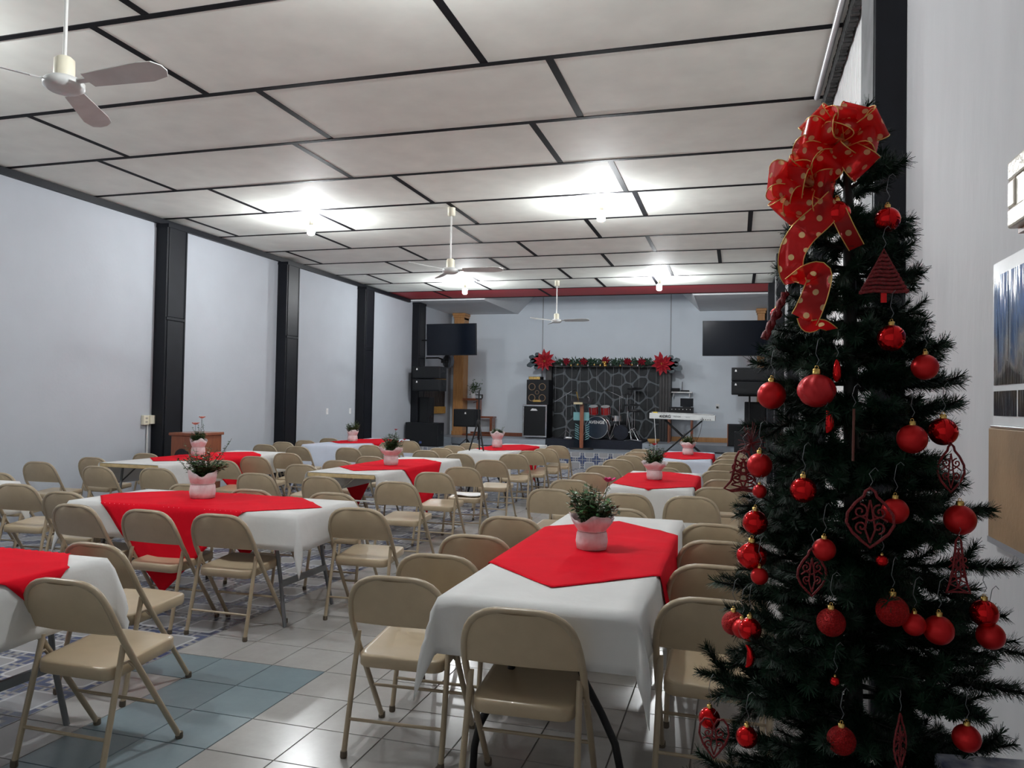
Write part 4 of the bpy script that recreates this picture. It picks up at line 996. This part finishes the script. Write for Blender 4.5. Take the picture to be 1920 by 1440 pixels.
    MB().box(-.045, .045, -.01, 0, -.065, .065).build('plate', WHITEP, t, bev=.003); MB().box(-.03, .02, -.05, -.01, -.045, .0).build('plug', BLACKM, t, bev=.005)
    tag(MB().tube([(-7.0, 18.6, S0+.012), (-6.2, 18.45, S0+.012), (-5.6, 18.7, S0+.012), (-5.0, 18.75, S0+.012)], .012, 6).build('floor_cable', BLACKM), 'black cable lying across stage floor before the amplifiers', 'cable')
    tag(MB().tube([(-2.1, 18.78, S0+.012), (-1.2, 18.7, S0+.012), (-.2, 18.75, S0+.012)], .012, 6).build('floor_cable', BLACKM), 'black cable on stage floor behind the keyboard', 'cable')
keyboard()
def stage_right():
    tv('dark wall television on right side of stage front', (-.03, 17.85, 3.0), 1.44, .79, 0, math.radians(3), .68)
    for k, z in enumerate((1.74, 2.04)):
        speaker('line_array_speaker', f'{("lower", "upper")[k]} box of stacked black speakers beside the tree at right', (.28, 17.72, z), (.78, .42, .29), 0, (-.30, .20))
    t = thing('speaker_pole', 'black pole carrying the right stacked speakers', 'pole', (.28, 17.95, S0))
    MB().tube([(0, .02, 0), (0, .02, 1.38)], .022, 10).build('pole', BLACKM, t); MB().cbox((0, -.04, 1.355), (.5, .3, .03)).build('bracket', BLACKM, t)
    speaker('tower_speaker', 'black speaker on end at right edge of stage', (.42, 18.55, S0), (.48, .45, 1.22))
    t = speaker('wood_side_speaker', 'black speaker with brown side panel at right of stage wall', (.0, 19.05, S1), (.36, .4, .52))
    MB().box(-.20, -.18, -.2, .2, 0, .52).build('side_panel', WOODD, t)
    speaker('subwoofer', 'black subwoofer at right stage edge beside the tree', (.26, 17.62, S0), (.6, .44, .56))
stage_right()

# ------------------------------------------------------------------ christmas tree and ornaments
TX, TY = .232, 1.72
def branch_mesh(L, seed):
    q = random.Random(seed); rs = np.random.RandomState(seed)
    segs = []
    droop = q.uniform(-.12, .05)
    def pt(h): return Vector((L*h, .0, L*droop*h*h + L*.10*max(0, h-.6)))
    mb = MB(); mb.cur = 1
    main = [pt(i/6) for i in range(7)]; mb.tube(main, [.004, .004, .0035, .003, .0025, .002, .002], 5)
    segs.append((main, .18))
    nt_ = 3 + int(L/.07)
    for k in range(nt_):
        h = .28 + .6*k/nt_; b = pt(h); a = (1 if k % 2 else -1)*q.uniform(.45, .95); e = q.uniform(-.35, .45)
        l = L*q.uniform(.28, .42)*(1.15-h*.5)
        tip = b + Vector((math.cos(a)*math.cos(e), math.sin(a)*math.cos(e), math.sin(e)))*max(.05, l)
        mb.tube([b, tip], .0018, 4); segs.append(([b, (b+tip)/2 + Vector((0, 0, -.004)), tip], .0))
    mb.cur = 0; V = []; 
    for pts, h0 in segs:
        ln = sum((pts[i+1]-pts[i]).length for i in range(len(pts)-1)); n = int(ln*(1-h0)*3600)
        for i in range(n):
            h = h0 + (1-h0)*(i+rs.rand())/n; x = h*(len(pts)-1); j = min(len(pts)-2, int(x)); p = pts[j].lerp(pts[j+1], x-j)
            d = (pts[j+1]-pts[j]).normalized(); s = d.cross(Vector((0, 0, 1))).normalized(); u = s.cross(d)
            a = rs.rand()*2*PI; o = s*math.cos(a) + u*math.sin(a)
            nd = (d*rs.uniform(.45, .95) + o).normalized()*rs.uniform(.014, .025); wv = nd.cross(d).normalized()*.0008
            V.append((p-wv, p+wv, p+nd+wv*.5, p+nd-wv*.5))
    o = len(mb.v)
    for k, qd in enumerate(V):
        mb.v += [tuple(c) for c in qd]; mb.f.append([o+4*k, o+4*k+1, o+4*k+2, o+4*k+3]); mb.m.append(0); mb.sm.append(False)
    return mb.mesh('branch', [NEEDLE, TWIG])
def tree():
    t = thing('christmas_tree', 'dark green artificial christmas tree with red ornaments beside right wall', 'tree', (TX, TY, 0))
    MB().tube([(0.01, 0, 0.05), (0.004, 0, .9), (-.012, 0, 1.9), (-.02, 0, 2.02)], [.02, .018, .012, .005], 10).build('trunk', TWIG, t)
    for k in range(3):
        a = 2*PI*k/3+.5; MB().tube([(0, 0, .12), (.14*math.cos(a), .14*math.sin(a), .06), (.24*math.cos(a), .24*math.sin(a), .012)], .012, 6).build('stand_leg', GREYM, t)
    Ls = (.10, .13, .17, .21, .25, .30, .36)
    lib = {L: [branch_mesh(L, int(L*1000)+i) for i in range(3)] for L in Ls}
    q = random.Random(31); n = 0
    def put(z, ang, L, pitch):
        Lm = min(Ls, key=lambda v: abs(v-L)); o = link('branch', q.choice(lib[Lm]), t)
        fx = .004 - .016*max(0, (z-.9))
        o.location = (fx, 0, z); s = L/Lm
        o.rotation_euler = (q.uniform(-.4, .4), -pitch, ang); o.scale = (s, 1, 1)
    def R(z): return max(.07, .12 + .17*(1.87-z)/.9)
    z = .42
    while z < 1.93:
        k = 10 if z < 1.3 else (9 if z < 1.65 else 7); a0 = q.random()*6
        for i in range(k):
            put(z + q.uniform(-.025, .025), a0 + 2*PI*i/k + q.uniform(-.25, .25), R(z)*q.uniform(.72, 1.02), q.uniform(-.28, .30))
        z += .060 if z > .95 else .072
    for i in range(8): put(1.93 + .012*i, q.random()*6, .10, q.uniform(.3, 1.1))
    # long branch tips seen against the wall and the hall
    for dx, z in ((.115, 1.87), (.14, 1.77), (.15, 1.675), (.185, 1.605), (.21, 1.54), (.205, 1.49), (.215, 1.356), (.25, 1.289), (.28, 1.18), (.30, 1.02), (.30, .963),
                  (-.14, 1.785), (-.175, 1.626), (-.19, 1.58), (-.215, 1.467), (-.22, 1.24), (-.228, 1.16), (-.25, .983), (-.315, .894), (-.275, .783), (-.2, .749), (-.2, 1.218)):
        put(z, (0 if dx > 0 else PI) + q.uniform(-.1, .1), abs(dx)-.005, q.uniform(-.05, .08))
tree()

def hook(t, r, m=GREYM, up=.045):
    MB().tube([(0, 0, r+.004), (.004, 0, r+.012), (-.002, 0, r+.025), (.002, 0, r+up), (.008, .004, r+up+.006), (.013, .007, r+up)], .0006, 4).build('hook', m, t)
def bauble(label, x, y, z, r, kind):
    t = thing('bauble', label, 'ornament', (x, y, z), rnd.uniform(-.5, .5), 'red baubles on tree')
    mb = MB()
    if kind.startswith('swirl'):
        n, m = 48, 20; v = []
        for i in range(m+1):
            th = PI*i/m
            for j in range(n):
                a = 2*PI*j/n; k = 1 + .06*math.sin(8*(a + .9*math.sin(th*1.0)*1.2 + th*.5))*math.sin(th)**.7
                rr = r*k*(1 if kind == 'swirlmatte' else (1-.08*(math.cos(th) < -.5)))
                v.append((max(1e-4, math.sin(th))*rr*math.cos(a), max(1e-4, math.sin(th))*rr*math.sin(a), -math.cos(th)*r*.95))
        mb.add(v, [(i*n+j, i*n+(j+1) % n, (i+1)*n+(j+1) % n, (i+1)*n+j) for i in range(m) for j in range(n)], True)
    else: mb.ball((0, 0, 0), r, 32, 20)
    mb.build('ball', ORN[kind], t)
    c = MB().lathe([(r*.24, r*.95), (r*.24, r*1.22), (r*.16, r*1.26)], n=14)
    c.tube([(r*.10*math.cos(a), 0, r*1.32+r*.10*math.sin(a)) for a in [2*PI*k/12 for k in range(12)]], r*.025, 5, closed=True)
    c.build('cap', GOLD, t)
    hook(t, r*1.38, up=.05)
def baubles():
    B = [(.185, 1.620, 1.879, .0262, 'gloss', 'glossy red bauble highest on tree, just under the bow'),
    (.275, 1.616, 1.863, .0236, 'gloss', 'red bauble near tree top at right, half hidden by needles'),
    (.276, 1.574, 1.631, .0249, 'gloss', 'glossy red bauble below the red wicker tree ornament'),
    (.336, 1.590, 1.578, .0238, 'matte', 'dark red bauble under a right branch, above the board'),
    (.146, 1.570, 1.531, .0335, 'swirlmatte', 'largest matte red bauble with swirled ribs, upper left of tree'),
    (.068, 1.640, 1.522, .0280, 'matte', 'matte pinkish red bauble left of the largest swirled one'),
    (.307, 1.549, 1.445, .0262, 'matte', 'matte red bauble right of tree middle, left of a glossy one'),
    (.366, 1.586, 1.459, .0255, 'gloss', 'glossy dark red bauble above the filigree drop at right'),
    (.046, 1.626, 1.381, .0246, 'matte', 'matte red bauble beside red glitter bell on left edge'),
    (.122, 1.545, 1.344, .0240, 'gloss', 'glossy red bauble hanging alone left of tree middle'),
    (.038, 1.601, 1.270, .0242, 'gloss', 'glossy red bauble on left edge directly above ribbed one'),
    (.032, 1.589, 1.206, .0282, 'swirl', 'glossy ribbed red bauble on left edge of tree'),
    (.046, 1.564, 1.173, .0164, 'matte', 'small matte red bauble peeking below the glossy ribbed one'),
    (.046, 1.609, 1.331, .0138, 'matte', 'tiny red bauble below the bell on left edge'),
    (.274, 1.517, 1.317, .0229, 'matte', 'red bauble behind the large filigree drop in tree middle'),
    (.390, 1.569, 1.301, .0270, 'matte', 'dark bauble under the long right branch near brown board'),
    (.156, 1.512, 1.241, .0204, 'matte', 'matte red bauble above the left filigree drop'),
    (.250, 1.499, 1.230, .0104, 'gloss', 'tiny glossy red bauble deep in middle of tree'),
    (-.001, 1.593, 1.071, .0231, 'glitter', 'glittery red bauble leftmost of three clustered at left edge'),
    (.015, 1.570, 1.068, .0186, 'matte', 'small matte bauble in middle of three clustered at left'),
    (.029, 1.555, 1.072, .0225, 'gloss', 'glossy red bauble rightmost of three clustered at left edge'),
    (.166, 1.487, 1.117, .0247, 'glitter', 'glittery red bauble beside bright gap left of centre'),
    (.265, 1.486, 1.147, .0270, 'glitter', 'glittery red bauble on long hook right of tree centre'),
    (.300, 1.489, 1.126, .0194, 'matte', 'dark red bauble between two larger ones right of centre'),
    (.341, 1.501, 1.117, .0250, 'matte', 'matte red bauble on wire hook, right end of three'),
    (.428, 1.565, 1.138, .0238, 'gloss', 'dark glossy bauble at right edge, upper of a pair'),
    (.439, 1.567, 1.098, .0237, 'matte', 'dark red bauble at right edge, lower of a pair'),
    (-.045, 1.597, .878, .0212, 'gloss', 'glossy bauble on lowest left branch beside filigree heart'),
    (.025, 1.513, .885, .0198, 'gloss', 'glossy red bauble low on tree, right of filigree heart'),
    (.180, 1.450, .926, .0239, 'glitter', 'glittery red bauble low in front, below tree centre'),
    (.381, 1.486, .943, .0226, 'matte', 'dark red bauble low at right, near the gift box'),
    (.171, 1.468, 1.020, .0084, 'gloss', 'tiny red bead in the lower left gap of tree'),
    (.078, 1.700, 1.694, .0124, 'gloss', 'small red bauble behind the wicker cane on left side')]
    for x, y, z, r, k, lab in B: bauble(lab, x, y, z, r, k)
baubles()
def spiral(c, r0, turns, a0, s=1, n=16):
    return [(c[0]+s*r0*(1-.85*k/n)*math.cos(a0+turns*2*PI*k/n), 0, c[1]+r0*(1-.85*k/n)*math.sin(a0+turns*2*PI*k/n)) for k in range(n+1)]
def filigree(label, x, y, z, w_, h_, rz, shape):
    t = thing('filigree_ornament', label, 'ornament', (x, y, z), rz, 'filigree ornaments')
    mb = MB(); tr = min(w_, h_)*.018+.0005
    if shape == 'drop': out = [(0, .5), (.10, .44), (.13, .36), (.30, .24), (.46, .06), (.48, -.10), (.36, -.26), (.16, -.40), (0, -.5)]
    elif shape == 'heart': out = [(0, .28), (.12, .42), (.30, .44), (.45, .30), (.48, .08), (.36, -.16), (.16, -.36), (0, -.5)]
    elif shape == 'bell': out = [(0, .5), (.12, .46), (.2, .32), (.24, .05), (.32, -.25), (.5, -.44), (.3, -.5), (0, -.46)]
    else: out = [(0, .5), (.10, .42), (.14, .2), (.22, -.1), (.34, -.34), (.46, -.5), (.2, -.48), (0, -.48)]
    pts = [(a*w_, 0, b*h_) for a, b in out] + [(-a*w_, 0, b*h_) for a, b in reversed(out[1:-1])]
    mb.tube(pts, tr*1.5, 6, closed=True)
    body = mb.build('outline', FILI, t)
    sc_ = MB()
    for s in (-1, 1):
        sc_.tube(spiral((s*.20*w_, .10*h_), .17*min(w_, h_), 1.4, PI/2, s), tr, 5)
        sc_.tube(spiral((s*.17*w_, -.16*h_), .14*min(w_, h_), 1.3, -PI/2, s), tr, 5)
        sc_.tube([(0, 0, -.42*h_), (s*.10*w_, 0, -.2*h_), (s*.05*w_, 0, .1*h_), (0, 0, .3*h_)], tr, 5)
        sc_.tube([(s*.36*w_, 0, -.05*h_), (s*.2*w_, 0, .02*h_), (0, 0, -.05*h_)], tr, 5)
        if shape in ('tower', 'bell'):
            for k in range(5): sc_.tube([(s*(.08+.06*k)*w_, 0, (.3-.16*k)*h_), (-s*(.12+.06*k)*w_, 0, (.16-.16*k)*h_)], tr, 5)
    sc_.build('scrollwork', FILI, t)
    hook(t, h_*.5, up=.03)
def other_ornaments():
    filigree('red filigree drop hanging at right edge against white wall', .378, 1.581, 1.393, .052, .088, .3, 'drop')
    filigree('red glitter bell ornament on left edge of tree', .015, 1.66, 1.366, .075, .085, .1, 'bell')
    filigree('large dark red filigree drop in front of tree middle', .229, 1.490, 1.306, .080, .105, -.1, 'drop')
    filigree('red filigree drop left of centre beside a small bauble', .135, 1.505, 1.200, .056, .086, .35, 'drop')
    filigree('tall latticed red tower ornament at right of tree', .382, 1.545, 1.224, .045, .10, .2, 'tower')
    filigree('red filigree heart on lowest left branch of tree', -.035, 1.565, .855, .058, .080, .1, 'heart')
    filigree('narrow dark red filigree drop low on right front of tree', .270, 1.440, .940, .040, .095, .9, 'drop')
    t = thing('wicker_tree_ornament', 'red wicker tree-shaped ornament near top right of tree', 'ornament', (.264, 1.585, 1.756))
    mb = MB()
    for k in range(10):
        z = .032 - .0075*k; w_ = .005 + .0042*k
        mb.tube([(-w_, 0, z-.002), (-w_*.4, -.003, z+.001*(k % 2)), (w_*.4, -.003, z-.002), (w_, 0, z)], .0036, 6)
    mb.tube([(-.041, 0, -.04), (0, 0, .043), (.041, 0, -.04)], .0035, 6)
    mb.build('woven_body', FILI, t); MB().cbox((0, 0, -.048), (.010, .006, .018)).build('stem', ORN['matte'], t); hook(t, .043, up=.04)
    t = thing('wicker_cane', 'dark red woven cane ornament on upper left of tree', 'ornament', (.077, 1.68, 1.690))
    pts = [(.018-.0045*k + .0, .002*math.sin(k*1.4), .045-.0105*k) for k in range(10)]
    mb = MB()
    for ph in (0, PI): mb.tube([(p[0]+.0045*math.cos(k*1.5+ph), p[1]+.0045*math.sin(k*1.5+ph), p[2]) for k, p in enumerate(pts)], .0055, 6)
    mb.build('woven_body', FILI, t); hook(t, .05, up=.02)
    t = thing('cinnamon_stick', 'thin brown stick ornament hanging in middle of tree', 'ornament', (.205, 1.525, 1.453))
    MB().tube([(0, 0, -.05), (.001, 0, .045)], .0025, 6).build('stick', mat('stick_brown', (.12, .03, .02), .6), t); hook(t, .045, up=.04)
    t = thing('feather_sprig', 'dark red feathery sprig on left edge above the bell', 'ornament', (.030, 1.68, 1.422))
    q = random.Random(3); mb = MB()
    for k in range(60):
        a = q.uniform(0, 2*PI); l = q.uniform(.02, .045); mb.tube([(0, 0, 0), (l*math.cos(a)*.7, q.uniform(-.01, .01), l*math.sin(a))], .0006, 3, caps=False)
    mb.build('bristles', FILI, t)
    for lab, x, y, z, rot in (('glossy red curved bird ornament below the largest swirled bauble', .16, 1.553, 1.473, .6), ('small glossy red drop ornament right above swirled bauble', .18, 1.564, 1.569, .1), ('shiny red curved ornament low on left side of tree', .019, 1.552, 1.022, .9)):
        t = thing('glossy_drop_ornament', lab, 'ornament', (x, y, z))
        MB().tube([(.010*math.cos(a)*rot*1.4, 0, .022*math.sin(a)) for a in [-1.3+.26*k for k in range(11)]], [.0015, .004, .006, .0075, .008, .008, .0075, .006, .005, .003, .0015], 10).build('body', ORN['gloss'], t); hook(t, .022, up=.02)
other_ornaments()

def ribbon_mat():
    m, n, b = nt('sheer_ribbon'); N, L = n.nodes, n.links
    uv = N.new('ShaderNodeUVMap'); sp = N.new('ShaderNodeSeparateXYZ'); L.new(uv.outputs[0], sp.inputs[0])
    S = .0235
    u = M_(N, 'DIVIDE', sp.outputs[0], S, L); v = M_(N, 'DIVIDE', sp.outputs[1], S, L)
    def dot(ou, ov):
        a = M_(N, 'SUBTRACT', M_(N, 'PINGPONG', M_(N, 'ADD', u, ou, L), 1, L), 0, L); c = M_(N, 'PINGPONG', M_(N, 'ADD', v, ov, L), 1, L)
        return M_(N, 'LESS_THAN', M_(N, 'ADD', M_(N, 'MULTIPLY', a, a, L), M_(N, 'MULTIPLY', c, c, L), L), .062, L)
    d = M_(N, 'MAXIMUM', dot(0, 0), dot(1, 1), L)
    mx = N.new('ShaderNodeMix'); mx.data_type = 'RGBA'; mx.inputs[6].default_value = (.78, .014, .016, 1); mx.inputs[7].default_value = (.72, .50, .24, 1); L.new(d, mx.inputs[0])
    L.new(mx.outputs[2], b.inputs['Base Color']); b.inputs['Roughness'].default_value = .25; b.inputs['Specular IOR Level'].default_value = .6
    tl = N.new('ShaderNodeBsdfTranslucent'); L.new(mx.outputs[2], tl.inputs[0])
    m1 = N.new('ShaderNodeMixShader'); m1.inputs[0].default_value = .58; L.new(b.outputs[0], m1.inputs[1]); L.new(tl.outputs[0], m1.inputs[2])
    tp = N.new('ShaderNodeBsdfTransparent'); tp.inputs[0].default_value = (.95, .25, .25, 1)
    m2 = N.new('ShaderNodeMixShader'); L.new(M_(N, 'MULTIPLY', M_(N, 'SUBTRACT', 1, d, L), .44, L), m2.inputs[0]); L.new(m1.outputs[0], m2.inputs[1]); L.new(tp.outputs[0], m2.inputs[2])
    L.new(m2.outputs[0], N['Material Output'].inputs[0])
    return m
RIB = ribbon_mat(); WIRE = mat('gold_wire', (.72, .45, .13), .35, metal=.6)
def ribbon(parent, name, pts, wdirs, w_):
    n = 7; V = []; UV = []; s = 0
    for i, p in enumerate(pts):
        if i: s += (Vector(p)-Vector(pts[i-1])).length
        for j in range(n):
            a = -1+2*j/(n-1); V.append(Vector(p) + Vector(wdirs[i])*a*w_/2); UV.append((s, a*w_/2))
    F = [(i*n+j, i*n+j+1, (i+1)*n+j+1, (i+1)*n+j) for i in range(len(pts)-1) for j in range(n-1)]
    me = bpy.data.meshes.new(name); me.from_pydata([tuple(v) for v in V], [], F); me.materials.append(RIB)
    l = me.uv_layers.new(name='UVMap')
    for k, lp in enumerate(me.loops): l.data[k].uv = UV[lp.vertex_index]
    me.polygons.foreach_set('use_smooth', [True]*len(F)); o = link(name, me, parent)
    for e in (0, n-1): MB().tube([V[i*n+e] for i in range(len(pts))], .0011, 5).build('wire_edge', WIRE, o)
    return o
def loop(t, c, ang, L, B, w_, twist=0, dep=0):
    d = Vector((math.cos(ang), dep, math.sin(ang))).normalized(); wd = Vector((-math.sin(ang), 0, math.cos(ang))); nn = d.cross(wd)
    if twist: R = Matrix.Rotation(twist, 3, d); wd = R @ wd; nn = R @ nn
    pts = []; ws = []
    for k in range(17):
        u = k/16; a = .72 + .28*math.sin(PI*u); pts.append(Vector(c) + d*L*math.sin(PI*u)**.75 + nn*B*math.sin(2*PI*u)); 
        ws.append(wd*(.35 + .65*math.sin(PI*u)**.5))
    ribbon(t, 'ribbon_loop', pts, ws, w_)
def bows():
    t = thing('ribbon_bow', 'large sheer red bow with gold dots on tree top', 'bow', (.19, 1.63, 2.02))
    for ang, L, B, tw, dep in ((165, .075, .030, .3, -.2), (128, .082, .032, -.4, .1), (90, .070, .034, .5, .0), (60, .082, .034, -.3, .2), (28, .085, .03, .4, -.1), (-5, .07, .03, -.5, -.3), (-50, .075, .032, .3, -.2),
                               (205, .085, .032, .5, -.35), (238, .07, .03, -.3, -.2), (-95, .045, .025, .9, -.6), (75, .05, .03, 1.2, -.8), (150, .055, .03, -1.0, -.7)):
        loop(t, (0, 0, 0), math.radians(ang), L, B, .062, tw, dep)
    MB().tube([(-.012, -.012, .006), (.0, -.016, 0), (.012, -.012, -.006)], .008, 8).build('knot', RIB, t)
    t = thing('ribbon_bow', 'second sheer red bow with gold dots at left below tree top', 'bow', (.135, 1.63, 1.945))
    for ang, L, B, tw, dep in ((172, .080, .032, .3, -.1), (142, .062, .03, -.5, .1), (205, .065, .028, .6, -.4), (228, .082, .030, -.3, .0), (255, .075, .03, .4, -.3), (100, .05, .028, .9, -.3), (-15, .045, .03, .3, -.5), (195, .05, .035, 1.0, -.9)):
        loop(t, (0, 0, 0), math.radians(ang), L, B, .060, tw, dep)
    MB().tube([(-.01, -.012, .006), (.0, -.016, 0), (.01, -.012, -.006)], .007, 8).build('knot', RIB, t)
    t = thing('ribbon_streamer', 'long red ribbon streamer with gold dots twisting down left side', 'ribbon', (.135, 1.60, 1.93))
    P0 = [(.045, 0, -.03), (.02, -.01, -.06), (-.015, -.02, -.095), (-.034, -.015, -.13), (-.035, 0, -.165), (-.025, .01, -.185)]
    def smooth(P, m=5):
        out = []
        for i in range(len(P)-1):
            a, b, c, d = (Vector(P[max(0, i-1)]), Vector(P[i]), Vector(P[i+1]), Vector(P[min(len(P)-1, i+2)]))
            for k in range(m): u = k/m; out.append(.5*((2*b)+(c-a)*u+(2*a-5*b+4*c-d)*u*u+(3*b-a-3*c+d)*u**3))
        return out + [Vector(P[-1])]
    def strip(P, tw0, tw1, w_):
        p = smooth(P); ws = []
        for i in range(len(p)):
            d = (p[min(i+1, len(p)-1)]-p[max(i-1, 0)]).normalized(); s = d.cross(Vector((0, -1, 0))).normalized(); u = i/(len(p)-1)
            ws.append(Matrix.Rotation(tw0+(tw1-tw0)*u, 3, d) @ s)
        ribbon(t, 'ribbon_tail', p, ws, w_)
    strip(P0, -.6, .9, .05)
    strip([(-.025, .01, -.185), (-.002, -.02, -.175), (.014, -.03, -.178), (.008, -.034, -.21), (-.004, -.03, -.245), (-.012, -.025, -.262)], 1.0, .1, .050)
    strip([(-.012, -.02, -.255), (-.004, -.025, -.275), (.02, -.02, -.272), (.04, -.005, -.28)], .2, 1.2, .026)
    strip([(.05, .0, -.05), (.065, .0, -.085), (.085, .01, -.12)], .2, .6, .03)
bows()
